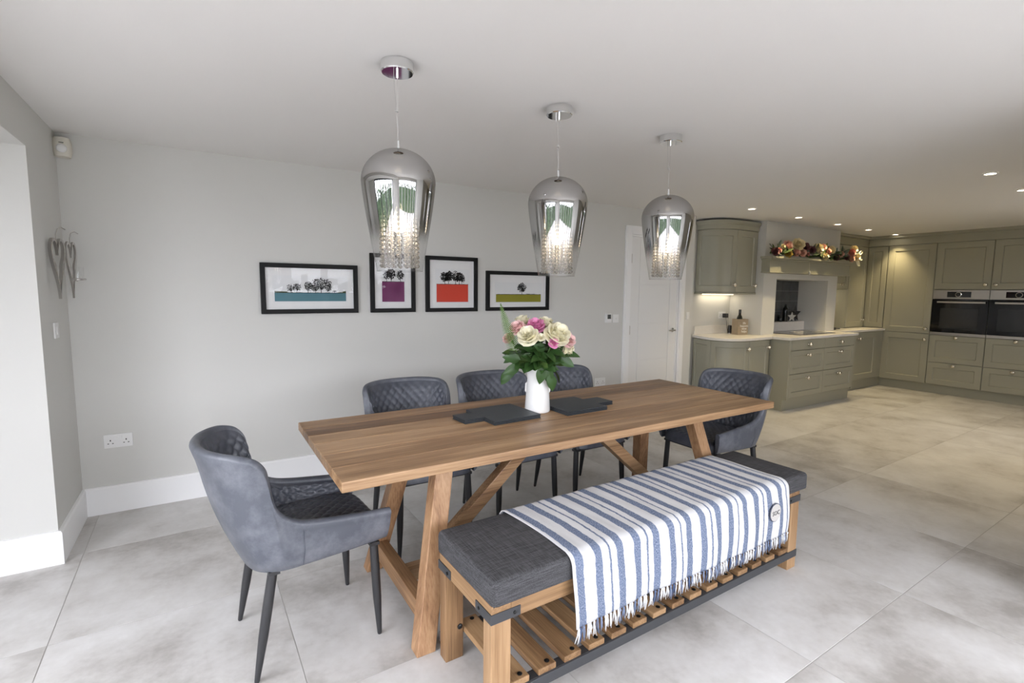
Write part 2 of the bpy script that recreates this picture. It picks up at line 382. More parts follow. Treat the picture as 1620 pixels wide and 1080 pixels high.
# ------------------------------------------------------------------ mesh helpers
class MB:
    def __init__(s): s.v = []; s.f = []; s.uv = {}
    def add(s, vs, fs):
        o = len(s.v); s.v += [tuple(v) for v in vs]; s.f += [tuple(i + o for i in f) for f in fs]; return s
    def box(s, x0, x1, y0, y1, z0, z1):
        return s.add([(x0, y0, z0), (x1, y0, z0), (x1, y1, z0), (x0, y1, z0), (x0, y0, z1), (x1, y0, z1), (x1, y1, z1), (x0, y1, z1)],
                     [(0, 3, 2, 1), (4, 5, 6, 7), (0, 1, 5, 4), (1, 2, 6, 5), (2, 3, 7, 6), (3, 0, 4, 7)])
    def bar(s, a, b, wa, wb, upv=(0, 0, 1), flat_ends=False):
        # rectangular beam from a to b; wa along side axis, wb along the other
        a = Vector(a); b = Vector(b); d = (b - a).normalized(); upv = Vector(upv)
        sx = d.cross(upv)
        if sx.length < 1e-5: sx = d.cross(Vector((0, 1, 0)))
        sx.normalize(); sy = sx.cross(d).normalized()
        vs = []
        for p in (a, b):
            for i, j in ((-1, -1), (1, -1), (1, 1), (-1, 1)):
                vs.append(p + sx * (i * wa / 2) + sy * (j * wb / 2))
        return s.add(vs, [(0, 3, 2, 1), (4, 5, 6, 7), (0, 1, 5, 4), (1, 2, 6, 5), (2, 3, 7, 6), (3, 0, 4, 7)])
    def leg(s, foot, top, wx, wy):
        # raking leg cut level at floor and top: parallelepiped with horizontal ends
        (fx, fy, fz), (tx, ty, tz) = foot, top
        vs = []
        for (x, y, z) in ((fx, fy, fz), (tx, ty, tz)):
            for i, j in ((-1, -1), (1, -1), (1, 1), (-1, 1)): vs.append((x + i * wx / 2, y + j * wy / 2, z))
        return s.add(vs, [(0, 3, 2, 1), (4, 5, 6, 7), (0, 1, 5, 4), (1, 2, 6, 5), (2, 3, 7, 6), (3, 0, 4, 7)])
    def tube(s, pts, rad, n=8, closed=False, cap=True):
        pts = [Vector(p) for p in pts]; m = len(pts)
        rads = rad if isinstance(rad, (list, tuple)) else [rad] * m
        o = len(s.v); prev = None
        for i, p in enumerate(pts):
            if closed: t = pts[(i + 1) % m] - pts[i - 1]
            else: t = pts[min(i + 1, m - 1)] - pts[max(i - 1, 0)]
            t.normalize()
            if prev is None:
                a = t.cross(Vector((0, 0, 1)))
                if a.length < 1e-3: a = t.cross(Vector((1, 0, 0)))
            else: a = prev - t * prev.dot(t)
            a.normalize(); prev = a; b = t.cross(a)
            for k in range(n):
                q = 2 * pi * k / n
                s.v.append(tuple(p + a * (cos(q) * rads[i]) + b * (sin(q) * rads[i])))
        for i in range(m if closed else m - 1):
            j = (i + 1) % m
            for k in range(n):
                k2 = (k + 1) % n
                s.f.append((o + i * n + k, o + i * n + k2, o + j * n + k2, o + j * n + k))
        if cap and not closed:
            s.f.append(tuple(o + k for k in range(n))[::-1]); s.f.append(tuple(o + (m - 1) * n + k for k in range(n)))
        return s
    def lathe(s, prof, n=32, c=(0, 0, 0), axis='z', cap=True):
        o = len(s.v)
        for r, z in prof:
            for k in range(n):
                q = 2 * pi * k / n
                x, y = r * cos(q), r * sin(q)
                if axis == 'z': p = (c[0] + x, c[1] + y, c[2] + z)
                elif axis == 'y': p = (c[0] + x, c[1] - z, c[2] + y)     # points to -y
                else: p = (c[0] - z, c[1] + x, c[2] + y)                 # points to -x
                s.v.append(p)
        for i in range(len(prof) - 1):
            for k in range(n):
                k2 = (k + 1) % n
                s.f.append((o + i * n + k, o + i * n + k2, o + (i + 1) * n + k2, o + (i + 1) * n + k))
        if cap:
            if prof[0][0] > 1e-6: s.f.append(tuple(o + k for k in range(n))[::-1])
            if prof[-1][0] > 1e-6: s.f.append(tuple(o + (len(prof) - 1) * n + k for k in range(n)))
        return s
    def grid(s, rows, wrap=False):
        o = len(s.v); m = len(rows[0])
        for r in rows: s.v += [tuple(p) for p in r]
        for i in range(len(rows) - 1):
            for k in range(m if wrap else m - 1):
                k2 = (k + 1) % m
                s.f.append((o + i * m + k, o + i * m + k2, o + (i + 1) * m + k2, o + (i + 1) * m + k))
        return s
    def prism(s, poly, z0, z1, axis='z'):
        o = len(s.v); n = len(poly)
        for z in (z0, z1):
            for a, b in poly:
                s.v.append((a, b, z) if axis == 'z' else ((a, z, b) if axis == 'y' else (z, a, b)))
        s.f.append(tuple(o + k for k in range(n))[::-1]); s.f.append(tuple(o + n + k for k in range(n)))
        for k in range(n):
            k2 = (k + 1) % n
            s.f.append((o + k, o + k2, o + n + k2, o + n + k))
        return s
    def mesh(s, name, mat=None, smooth=False, bevel=0.0, seg=2, merge=False, autosmooth=None):
        me = bpy.data.meshes.new(name)
        me.from_pydata(s.v, [], s.f)
        bm = bmesh.new(); bm.from_mesh(me)
        if merge: bmesh.ops.remove_doubles(bm, verts=bm.verts, dist=1e-5)
        bmesh.ops.recalc_face_normals(bm, faces=bm.faces)
        if bevel > 0:
            es = [e for e in bm.edges if len(e.link_faces) == 2 and e.calc_face_angle(0) > 0.6]
            bmesh.ops.bevel(bm, geom=es, offset=bevel, segments=seg, profile=0.5, affect='EDGES', clamp_overlap=True)
        if smooth:
            for f in bm.faces: f.smooth = True
            lim = autosmooth if autosmooth is not None else 0.9
            for e in bm.edges:
                if len(e.link_faces) == 2 and e.calc_face_angle(0) > lim: e.smooth = False
        bm.to_mesh(me); bm.free()
        if mat: me.materials.append(MATS[mat])
        me.update()
        return me

def link(name, data, parent=None):
    o = bpy.data.objects.new(name, data); COL.objects.link(o)
    if parent is not None: o.parent = parent
    return o
def obj(name, mb, mat, parent=None, **kw):
    return link(name, mb.mesh(name, mat, **kw), parent)
def tag(o, label, cat, group=None):
    o['label'] = label; o['category'] = cat
    if group: o['group'] = group
    return o
def thing(name, label, cat, loc=(0, 0, 0), rz=0.0, group=None):
    o = link(name, None); o.location = loc; o.rotation_euler = (0, 0, rz); o.empty_display_size = 0.05
    return tag(o, label, cat, group)
def struct(name, mb, mat, parent=None, **kw):
    o = obj(name, mb, mat, parent, **kw)
    if parent is None: o['kind'] = 'structure'
    return o
def copy_tree(o, parent=None):
    c = o.copy(); COL.objects.link(c); c.parent = parent
    for ch in list(o.children): copy_tree(ch, c)
    return c
def text_mesh(name, txt, size, mat, parent, loc, rot, align='CENTER', depth=0.0004):
    cu = bpy.data.curves.new(name, 'FONT'); cu.body = txt; cu.size = size; cu.align_x = align; cu.align_y = 'CENTER'; cu.extrude = depth; cu.resolution_u = 2
    tmp = bpy.data.objects.new(name + '_tmp', cu); COL.objects.link(tmp)
    dg = bpy.context.evaluated_depsgraph_get()
    me = bpy.data.meshes.new_from_object(tmp.evaluated_get(dg))
    bpy.data.objects.remove(tmp, do_unlink=True)
    me.name = name; me.materials.clear(); me.materials.append(MATS[mat])
    o = link(name, me, parent); o.location = loc; o.rotation_euler = rot
    return o

# ------------------------------------------------------------------ room shell
TILE, TGAP = 0.87, 0.0035
fl = struct('floor', MB().box(XG - 0.25, XN + 0.2, YF - 0.25, YN - 0.2, -0.12, -0.0018).box(XG - 0.25, XW + 0.1, YN - 0.2, YK + 0.1, -0.12, -0.0018), 'grout')
def clip_poly(poly, x0, x1, y0, y1):
    for ax, lim, sgn in ((0, x0, 1), (0, x1, -1), (1, y0, 1), (1, y1, -1)):
        out = []
        for i in range(len(poly)):
            a, b = poly[i - 1], poly[i]
            ia, ib = sgn * (a[ax] - lim) >= 0, sgn * (b[ax] - lim) >= 0
            if ia != ib:
                t = (lim - a[ax]) / (b[ax] - a[ax]); out.append((a[0] + t * (b[0] - a[0]), a[1] + t * (b[1] - a[1])))
            if ib: out.append(b)
        poly = out
        if len(poly) < 3: return []
    return poly
TA = radians(1.0); TO = (-0.61, 2.652)
hw = TILE / 2 - TGAP / 2
full_tile = MB().box(-hw, hw, -hw, hw, -0.0015, 0.0).mesh('tile', 'floor_tile', bevel=0.0006, seg=1)
for i in range(-1, 13):
    for j in range(-6, 3):
        lx, ly = (i + 0.5) * TILE, (j + 0.5) * TILE
        cx = TO[0] + lx * cos(TA) - ly * sin(TA); cy = TO[1] + lx * sin(TA) + ly * cos(TA)
        cs = [(cx + a * cos(TA) - b * sin(TA), cy + a * sin(TA) + b * cos(TA)) for a, b in ((-hw, -hw), (hw, -hw), (hw, hw), (-hw, hw))]
        if cx > XN + 0.3 and max(c[1] for c in cs) < YN - 0.05: continue
        ylim = YK if cx > 5.2 else YB
        x_lo = XG - 0.05
        p = clip_poly(cs, x_lo, XW, YF, ylim)
        if not p: continue
        inside = all(x_lo < c[0] < XW and YF < c[1] < ylim for c in cs)
        if inside:
            t = link('tile', full_tile, fl)
        else:
            t = obj('tile', MB().prism([((q[0] - cx) * cos(TA) + (q[1] - cy) * sin(TA), -(q[0] - cx) * sin(TA) + (q[1] - cy) * cos(TA)) for q in p], -0.0015, 0.0), 'floor_tile', fl)
        t.location = (cx, cy, 0); t.rotation_euler = (0, 0, TA)

struct('ceiling', MB().box(XG - 0.15, XN + 0.2, YF - 0.25, YN - 0.2, ZC, ZC + 0.12).box(XG - 0.15, XW + 0.1, YN - 0.2, YK + 0.1, ZC, ZC + 0.12), 'ceiling_paint')
struct('wall_back', MB().box(XL - 0.35, 4.06, YB, YB + 0.2, 0, ZC).box(4.06, 4.88, YB, YB + 0.2, 2.125, ZC).box(4.88, 5.13, YB, YB + 0.2, 0, ZC), 'wall_paint')
struct('wall_left', MB().box(XL - 0.30, XL, YE, YB, 0, ZC).box(XL - 0.30, XL, -1.30, YE, ZO, ZC).box(XL - 0.30, XL, YF, -1.30, 0, ZC), 'wall_paint')
struct('wall_reveal', MB().box(XG - 0.10, XL - 0.30, YE, YE + 0.12, 0, ZO).box(XG - 0.1, XL - 0.3, -1.42, -1.30, 0, ZO).box(XG - 0.10, XL - 0.30, -1.42, YE + 0.12, ZO, ZO + 0.12), 'wall_paint')
struct('wall_light_block', MB().box(XG - 0.10, XG + 0.03, 2.36, YE, 0, ZO), 'wall_paint')  # unseen wall, added to hold back daylight from the left glazing
struct('wall_kitchen', MB().box(5.13, XW, YK, YK + 0.12, 0, ZC), 'wall_paint')
struct('wall_right', MB().box(XW, XW + 0.12, YN - 0.12, YK + 0.12, 0, ZC), 'wall_paint')
struct('wall_front', MB().box(XN, 6.6, YN - 0.18, YN, 0, ZC).box(7.6, XW, YN - 0.18, YN, 0, ZC).box(6.6, 7.6, YN - 0.18, YN, 2.1, ZC).box(6.6, 7.6, YN - 0.18, YN, 0, 1.1)
       .box(XN, XN + 0.18, YF - 0.18, YN - 0.18, 0, ZC)
       .box(XL - 0.3, XL + 0.1, YF - 0.18, YF, 0, ZC).box(3.26, XN, YF - 0.18, YF, 0, ZC).box(XL + 0.1, 3.26, YF - 0.18, YF, 2.15, ZC), 'wall_paint')

SKH, SKT = 0.183, 0.018
def skirt(name, pts, sides=1):
    # pts: plan polyline of the wall face, skirting proud on the left-hand side of travel
    mb = MB(); out = []
    n = len(pts)
    for i, p in enumerate(pts):
        p = Vector((p[0], p[1], 0)); ns = []
        for a, b in ((i - 1, i), (i, i + 1)):
            if 0 <= a and b < n:
                d = Vector((pts[b][0] - pts[a][0], pts[b][1] - pts[a][1], 0)).normalized(); ns.append(Vector((-d.y, d.x, 0)))
        if len(ns) == 2:
            m = (ns[0] + ns[1]); m = m / m.dot(ns[0])
        else: m = ns[0]
        out.append((p, m))
    rows = []
    for p, m in out:
        rows.append([(p + m * d + Vector((0, 0, z))) for d, z in ((0.0, 0), (SKT, 0), (SKT, SKH - 0.012), (SKT - 0.006, SKH - 0.002), (0.0, SKH))])
    mb.grid(rows)
    k = len(rows[0]); o = (len(rows) - 1) * k
    mb.f.append(tuple(range(k))); mb.f.append(tuple(o + i for i in range(k))[::-1])
    return struct(name, mb, 'white_paint')
skirt('baseboard_back', [(3.96, YB), (XL, YB), (XL, YE), (XG - 0.02, YE)])
skirt('baseboard_front', [(XN, YF), (XN, YN), (6.4, YN)][::-1])

# glazed doors of the left opening and behind the camera, kitchen window
def glazed(name, along, fixed, a0, a1, z0, z1, n, frame='frame_grey', fwid=0.055):
    def bx(mb, a, b, za, zb, d):
        if along == 'y': mb.box(fixed - d, fixed + d, a, b, za, zb)
        else: mb.box(a, b, fixed - d, fixed + d, za, zb)
    m = MB()
    bx(m, a0, a1, z0, z0 + 0.05, 0.035); bx(m, a0, a1, z1 - 0.05, z1, 0.035)
    bx(m, a0, a0 + 0.05, z0 + 0.05, z1 - 0.05, 0.035); bx(m, a1 - 0.05, a1, z0 + 0.05, z1 - 0.05, 0.035)
    root = struct(name, m, frame)
    wdt = (a1 - a0 - 0.1) / n
    for i in range(n):
        p0 = a0 + 0.05 + i * wdt + 0.004; p1 = p0 + wdt - 0.008
        s = MB(); zz0, zz1 = z0 + 0.055, z1 - 0.055
        bx(s, p0, p0 + fwid, zz0, zz1, 0.028); bx(s, p1 - fwid, p1, zz0, zz1, 0.028)
        bx(s, p0 + fwid, p1 - fwid, zz0, zz0 + fwid, 0.028); bx(s, p0 + fwid, p1 - fwid, zz1 - fwid, zz1, 0.028)
        sash = obj('sash', s, frame, root)
        g = MB(); bx(g, p0 + fwid, p1 - fwid, zz0 + fwid, zz1 - fwid, 0.004)
        obj('pane', g, 'window_glass', sash)
    return root
glazed('window_1', 'y', XG, -1.30, 2.36, 0.0, ZO, 4)
glazed('window_2', 'x', YF - 0.09, XL + 0.1, 3.26, 0.0, 2.15, 6, 'window_white')
glazed('window_3', 'x', YN - 0.12, 6.6, 7.6, 1.1, 2.1, 2, 'window_white')

# outside: patio and a clipped hedge seen in reflections
pat = tag(obj('patio', MB().box(-9, 12, -11, YF - 0.25, -0.2, -0.06).box(XN + 0.3, 12, YF - 0.25, YN - 0.22, -0.2, -0.06).box(-9, XG - 0.25, YF - 0.25, 8, -0.2, -0.06), 'patio_stone'), 'pale stone patio outside the glazed doors', 'patio')
def hedge(label, x0, x1, y0, y1, h, seed):
    rr = random.Random(seed); m = MB()
    nx, ny = max(2, int((x1 - x0) / 0.3)), max(2, int((y1 - y0) / 0.3))
    for _ in range(int(max(x1 - x0, y1 - y0) * 60)):
        x, y, z = rr.uniform(x0, x1), rr.uniform(y0, y1), rr.uniform(0, h) + 0.2
        s = rr.uniform(0.14, 0.3); ax = Vector((rr.uniform(-1, 1), rr.uniform(-1, 1), rr.uniform(-1, 1))).normalized()
        b = ax.orthogonal().normalized(); c = ax.cross(b)
        P = Vector((x, y, z + s * .5))
        m.add([P + b * s, P + c * s * .6, P - b * s, P - c * s * .6], [(0, 1, 2, 3)])
    m.box(x0 + .15, x1 - .15, y0 + .15, y1 - .15, -0.0595, h * 0.9)
    return tag(obj('hedge', m, 'hedge_leaf'), label, 'hedge')
hedge('long green hedge across the garden behind the patio', -8, 11, -10.6, -9.6, 1.5, 1)
hedge('green hedge along the garden side of the patio', -8.6, -7.8, -8, 7, 1.4, 2)

# internal door with architrave
def architrave():
    m = MB(); d0, d1 = YB - 0.02, YB
    m.box(3.972, 4.064, d0, d1, 0, 2.205).box(4.876, 4.968, d0, d1, 0, 2.205).box(4.064, 4.876, d0, d1, 2.113, 2.205)
    m.box(3.988, 4.046, d0 - 0.006, d0, 0, 2.189).box(4.894, 4.952, d0 - 0.006, d0, 0, 2.189).box(4.046, 4.894, d0 - 0.006, d0, 2.131, 2.189)
    m.box(4.064, 4.082, YB, YB + 0.2, 0, 2.113).box(4.858, 4.876, YB, YB + 0.2, 0, 2.113).box(4.082, 4.858, YB, YB + 0.2, 2.095, 2.113)
    return struct('trim_1', m, 'white_paint', bevel=0.002, seg=1)
architrave()
struct('baseboard_door', MB().box(4.968, 5.128, YB - SKT, YB, 0, SKH), 'white_paint')
DX0, DX1, DZ1 = 4.084, 4.856, 2.092
door = struct('door_1', MB().box(DX0, DX1, YB + 0.012, YB + 0.05, 0.006, DZ1), 'door_paint')
obj('stile', MB().box(DX0, DX0 + 0.13, YB + 0.006, YB + 0.012, 0.006, DZ1), 'door_paint', door, bevel=0.002, seg=1)
obj('stile', MB().box(DX1 - 0.13, DX1, YB + 0.006, YB + 0.012, 0.006, DZ1), 'door_paint', door, bevel=0.002, seg=1)
zs = [0.006, 0.31, 0.70, 1.12, 1.56, DZ1]
for a, b in zip(zs, zs[1:]):
    obj('panel', MB().box(DX0 + 0.138, DX1 - 0.138, YB + 0.006, YB + 0.012, a + (0.004 if a > .1 else 0), b - 0.004), 'door_paint', door, bevel=0.002, seg=1)
hd = obj('handle', MB().lathe([(0.026, 0), (0.026, 0.008), (0.011, 0.010), (0.011, 0.045)], 20, (4.79, YB + 0.006, 1.03), 'y').tube([(4.79, YB - 0.042, 1.03), (4.76, YB - 0.046, 1.03), (4.68, YB - 0.044, 1.03)], 0.010, 10), 'chrome', door, smooth=True)
for z in (1.85, 1.05, 0.25):
    obj('hinge', MB().box(DX0 - 0.010, DX0 + 0.004, YB - 0.004, YB + 0.008, z - 0.05, z + 0.05), 'steel_brushed', door)

# ------------------------------------------------------------------ dining table
TX0, TX1, TY0, TY1, TZ, TT = 0.387, 3.015, 1.753, 2.685, 0.805, 0.040
TCX, TCY = (TX0 + TX1) / 2, (TY0 + TY1) / 2
tb = thing('dining_table', 'long rustic oak dining table with plank top and splayed trestle legs', 'table', (TCX, TCY, 0))
LX, LY = (TX1 - TX0) / 2, (TY1 - TY0) / 2
rt_ = random.Random(3)
edges = [-LY, -0.300, -0.125, 0.045, 0.190, 0.325, LY]
for a, b in zip(edges, edges[1:]):
    o = obj('plank', MB().box(-LX, LX, a + 0.0006, b - 0.0006, TZ - TT, TZ), 'oak_x', tb, bevel=0.0035, seg=2)
FX, FYN, FYF = 0.713 - TCX, 1.83 - TCY, 2.55 - TCY
DXL, DYL = 0.165, 0.165
ZTOP = TZ - TT
feet = {}
for sx_, nm in ((1, 'l'), (-1, 'r')):
    x = FX if sx_ == 1 else 2.69 - TCX
    for y, sy_ in ((FYN, 1), (FYF, -1)):
        obj('leg', MB().leg((x, y, 0), (x + sx_ * DXL, y + sy_ * DYL, ZTOP), 0.082, 0.072), 'oak_z', tb, bevel=0.004)
    zr = 0.135; k = zr / ZTOP
    xr = x + sx_ * DXL * k
    ya, yb_ = FYN + DYL * k, FYF - DYL * k
    obj('cross_rail', MB().box(xr - 0.030, xr + 0.030, ya, yb_, zr - 0.04, zr + 0.04), 'oak_y', tb, bevel=0.003)
    xt = x + sx_ * DXL
    obj('top_rail', MB().box(xt - 0.04, xt + 0.04, FYN + DYL - 0.05, FYF - DYL + 0.05, ZTOP - 0.055, ZTOP - 0.001), 'oak_y', tb, bevel=0.003)
    ym = (FYN + FYF) / 2
    obj('brace', MB().bar((xr + sx_ * 0.15, ym, zr + 0.045), (xr + sx_ * 0.83, ym, ZTOP - 0.004), 0.060, 0.062, (0, 0, 1)), 'oak_x', tb, bevel=0.003)
xl = FX + DXL * 0.135 / ZTOP; xr_ = 2.69 - TCX - DXL * 0.135 / ZTOP
obj('stretcher', MB().box(xl, xr_, (FYN + FYF) / 2 - 0.035, (FYN + FYF) / 2 + 0.035, 0.105, 0.165), 'oak_x', tb, bevel=0.003)

# ------------------------------------------------------------------ bench
BC = (1.7225, 1.579, 0); BR = radians(1.0)
bench = thing('storage_bench', 'oak bench with charcoal fabric seat pad and slatted shelf', 'bench', BC, BR)
BL, BW = 0.958, 0.205
FZ0, FZ1 = 0.372, 0.438
for sx_ in (-1, 1):
    for sy_ in (-1, 1):
        x0, x1 = sorted((sx_ * BL, sx_ * (BL - 0.078))); y0, y1 = sorted((sy_ * BW, sy_ * (BW - 0.055)))
        lg = obj('leg', MB().box(x0, x1, y0, y1, 0, FZ0 if True else FZ1), 'bench_z', bench, bevel=0.003)
        if sy_ == 1 and sx_ == -1:
            obj('bolt', MB().lathe([(0.011, 0), (0.011, 0.004), (0.007, 0.007), (0.0, 0.008)], 12, (-BL + 0.062, BW - 0.055, 0.135), 'y'), 'bolt_black', lg, smooth=True)
for sy_ in (-1, 1):
    y0, y1 = sorted((sy_ * BW, sy_ * (BW - 0.055)))
    obj('seat_rail', MB().box(-BL + 0.078, BL - 0.078, y0, y1, FZ0, FZ1), 'bench_x', bench, bevel=0.002)
for sx_ in (-1, 1):
    x0, x1 = sorted((sx_ * BL, sx_ * (BL - 0.0775)))
    obj('end_rail', MB().box(x0, x1, -BW, BW, FZ0, FZ1), 'bench_y', bench, bevel=0.002)
t_ = 0.004
for sx_ in (-1, 1):
    for sy_ in (-1, 1):
        m = MB(); zb0, zb1 = FZ0 + 0.002, FZ0 + 0.038
        xo, yo = sx_ * (BL + t_), sy_ * (BW + t_)
        xa, xb_ = sorted((xo, sx_ * (BL - 0.115))); ya, yb_ = sorted((sy_ * BW, yo))
        m.box(xa, xb_, ya, yb_, zb0, zb1)
        xa, xb_ = sorted((xo, sx_ * BL)); ya, yb_ = sorted((sy_ * BW, sy_ * (BW - 0.105)))
        m.box(xa, xb_, ya, yb_, zb0, zb1)
        st = obj('corner_strap', m, 'strap_metal', bench, bevel=0.0012, seg=1)
        if sy_ == -1: obj('bolt', MB().lathe([(0.006, 0), (0.006, 0.003), (0.0, 0.005)], 10, (sx_ * (BL - 0.09), yo, (zb0 + zb1) / 2), 'y'), 'bolt_black', st, smooth=True)
        if sx_ == -1: obj('bolt', MB().lathe([(0.006, 0), (0.006, 0.003), (0.0, 0.005)], 10, (xo, sy_ * (BW - 0.08), (zb0 + zb1) / 2), 'x'), 'bolt_black', st, smooth=True)
# shelf
for sy_ in (-1, 1):
    y0, y1 = sorted((sy_ * (BW + 0.003), sy_ * (BW - 0.003)))
    m = MB().box(-BL - 0.001, BL + 0.001, y0, y1, 0.062, 0.102)
    ya, yb_ = sorted((sy_ * (BW - 0.003), sy_ * (BW - 0.045)))
    m.box(-BL + 0.079, BL - 0.079, ya, yb_, 0.096, 0.102)
    obj('shelf_rail', m, 'strap_metal', bench, bevel=0.001, seg=1)
slat = MB().box(-0.040, 0.040, -BW + 0.004, BW - 0.004, 0.102, 0.126).mesh('slat', 'bench_y', bevel=0.003)
boltm = MB().lathe([(0.0095, 0), (0.0095, 0.002), (0.006, 0.004), (0.0, 0.0045)], 12).mesh('bolt', 'bolt_black', smooth=True)
for k in range(15):
    x = -BL + 0.078 + 0.043 + k * (2 * BL - 0.156 - 0.086) / 14
    s = link('slat', slat, bench); s.location = (x, 0, 0)
    for sy_ in (-1, 1):
        b = link('bolt', boltm, s); b.location = (0.012, sy_ * (BW - 0.026), 0.126)
# cushion: rounded block with slightly puffed top
def cushion():
    m = MB(); x0, x1, y0, y1, z0, z1 = -0.962, 1.000, -0.224, 0.224, 0.4385, 0.527
    r = 0.020; rows = []
    prof = [(0.010, z0), (0.002, z0 + 0.004), (0.0, z0 + 0.012), (0.0, z1 - r)] + [(r * (1 - cos(pi / 2 * k / 5)), z1 - r + r * sin(pi / 2 * k / 5)) for k in range(1, 6)] + [(0.06, z1 + 0.003), (0.12, z1 + 0.006), (0.20, z1 + 0.007)]
    for ins, z in prof:
        row = []; c = max(0.006, 0.022 - ins)
        for cx, cy, a0 in ((x1, y1, 0), (x0, y1, pi / 2), (x0, y0, pi), (x1, y0, 3 * pi / 2)):
            for k in range(5):
                a = a0 + pi / 2 * k / 4
                row.append((cx - (ins + c) * (1 if cx > 0 else -1) + c * cos(a), cy - (ins + c) * (1 if cy > 0 else -1) + c * sin(a), z))
        rows.append(row)
    m.grid(rows, wrap=True)
    n = len(rows[0]); m.f.append(tuple(range(n))[::-1]); o = (len(rows) - 1) * n; m.f.append(tuple(o + k for k in range(n)))
    return m
cu_o = obj('seat_pad', cushion(), 'bench_fabric', bench, smooth=True, autosmooth=0.9)
obj('seam', MB().tube([(-0.9555, -0.2175, z) for z in (0.442, 0.47, 0.50, 0.512)], 0.0022, 6), 'bench_fabric', cu_o)

# ------------------------------------------------------------------ striped throw on the bench
def throw():
    root = thing('throw_blanket', 'white and blue striped throw with fringe draped over the bench', 'throw', (BC[0], BC[1], 0), BR)
    ztop, yf, yb2 = 0.5375, -0.2335, 0.2335
    prof = []       # (y, z) along the drape from back hem to front hem
    def arc(cy, cz, r, a0, a1, n):
        for i in range(n + 1):
            a = a0 + (a1 - a0) * i / n; prof.append((cy + r * cos(a), cz + r * sin(a)))
    for z in (0.40, 0.44, 0.475): prof.append((yb2 + 0.004, z))
    arc(yb2 - 0.032, ztop - 0.034, 0.035, 0, pi / 2, 8)
    for i in range(1, 24): prof.append((yb2 - 0.032 + (yf - yb2 + 0.072) * i / 24, ztop + 0.001))
    arc(yf + 0.040, ztop - 0.042, 0.043, pi / 2, pi, 8)
    for i in range(1, 19): prof.append((yf - 0.003 - 0.006 * sin(i / 18 * pi), ztop - 0.042 - (ztop - 0.042 - 0.262) * i / 18))
    s = [0.0]
    for a, b in zip(prof, prof[1:]): s.append(s[-1] + hypot(a[0] - b[0], a[1] - b[1]))
    NU = 150; U0, U1 = 1.078 - BC[0], 2.488 - BC[0]
    rr = random.Random(5)
    ph = [rr.uniform(0, 6.28) for _ in range(8)]
    me_v, me_uv, rows = [], [], []
    S = s[-1]
    hem = []
    for j, (y, z) in enumerate(prof):
        row = []
        t = s[j] / S
        for i in range(NU + 1):
            u = i / NU
            x = U0 + (U1 - U0) * u + 0.030 * (t - 0.5) + 0.008 * sin(9 * t + ph[0]) * (1 - u) + 0.006 * sin(11 * t + ph[1]) * u
            wr = 0.0022 * sin(31 * x + 4 * t + ph[2]) * sin(9 * t + ph[3]) + 0.0016 * sin(55 * x + ph[4] - 7 * t)
            yy, zz = y, z
            if z > ztop - 0.005: zz += abs(wr) * 0.9
            elif y < 0:
                k = max(0, (ztop - z) / (ztop - 0.26))
                yy -= 0.003 + 0.006 * k * (1 + sin(17 * x + ph[5]) * sin(6 * x + ph[6])) + abs(wr) * 1.5
                zz += 0.006 * k * sin(5 * x + ph[7])
            row.append((x, yy, zz)); me_uv.append((U0 + (U1 - U0) * u - U0 + 0.018, s[j]))
        rows.append(row)
    m = MB().grid(rows)
    me = bpy.data.meshes.new('cloth'); me.from_pydata(m.v, [], m.f)
    uvl = me.uv_layers.new(name='UVMap')
    for lp in me.loops: uvl.data[lp.index].uv = me_uv[lp.vertex_index]
    for p in me.polygons: p.use_smooth = True
    me.materials.append(MATS['throw_stripes'])
    c = link('cloth', me, root)
    sm = c.modifiers.new('thickness', 'SOLIDIFY'); sm.thickness = 0.003; sm.offset = 1.0
    # fringe: twisted tassels along the front hem, coloured by the stripe they continue
    fr = MB(); uvs = []
    lo = rows[-1]
    n_t = 84
    for k in range(n_t):
        u = (k + 0.5 + rr.uniform(-.25, .25)) / n_t
        i = min(NU, max(0, int(u * NU)))
        bx_, by_, bz_ = lo[i]
        uvv = (u * (U1 - U0) + 0.018, 0.8)
        for q in range(4):
            L_ = rr.uniform(0.040, 0.062)
            ox = rr.uniform(-0.0055, 0.0055)
            tx = ox * 1.5 + rr.uniform(-0.009, 0.009); ty = rr.uniform(-0.007, 0.004)
            n0 = len(fr.v)
            fr.tube([(bx_ + ox * .4, by_ - 0.001, bz_ + 0.003), (bx_ + ox + rr.uniform(-.003, .003), by_ - 0.002 + ty * .5, bz_ - L_ * .45), (bx_ + tx, by_ + ty, bz_ - L_)], [0.0022, 0.0026, 0.0012], 5)
            uvs += [uvv] * (len(fr.v) - n0)
        n0 = len(fr.v)
        fr.lathe([(0.0, 0.005), (0.0042, 0.003), (0.0048, 0), (0.0042, -0.003), (0, -0.005)], 6, (bx_, by_ - 0.002, bz_ - 0.004))
        uvs += [uvv] * (len(fr.v) - n0)
    me = bpy.data.meshes.new('fringe'); me.from_pydata(fr.v, [], fr.f)
    uvl = me.uv_layers.new(name='UVMap')
    for lp in me.loops: uvl.data[lp.index].uv = uvs[lp.vertex_index]
    for p in me.polygons: p.use_smooth = True
    me.materials.append(MATS['throw_stripes'])
    f = link('fringe', me, root); f['kind'] = 'stuff'
    # round badge
    px, pz = 2.353 - BC[0], 0.405
    pe = obj('badge', MB().lathe([(0.047, 0), (0.047, 0.002), (0.0, 0.0022)], 36, (px, yf - 0.0245, pz), 'y'), 'patch_edge', root)
    pf = obj('badge_face', MB().lathe([(0.0435, 0), (0.0435, 0.002), (0.039, 0.003), (0.036, 0.002), (0.0, 0.0024)], 36, (px, yf - 0.0265, pz), 'y'), 'patch_felt', pe)
    text_mesh('badge_lettering', 'SOC', 0.032, 'text_grey', pe, (px, yf - 0.0300, pz - 0.002), (pi / 2, 0, 0))
throw()

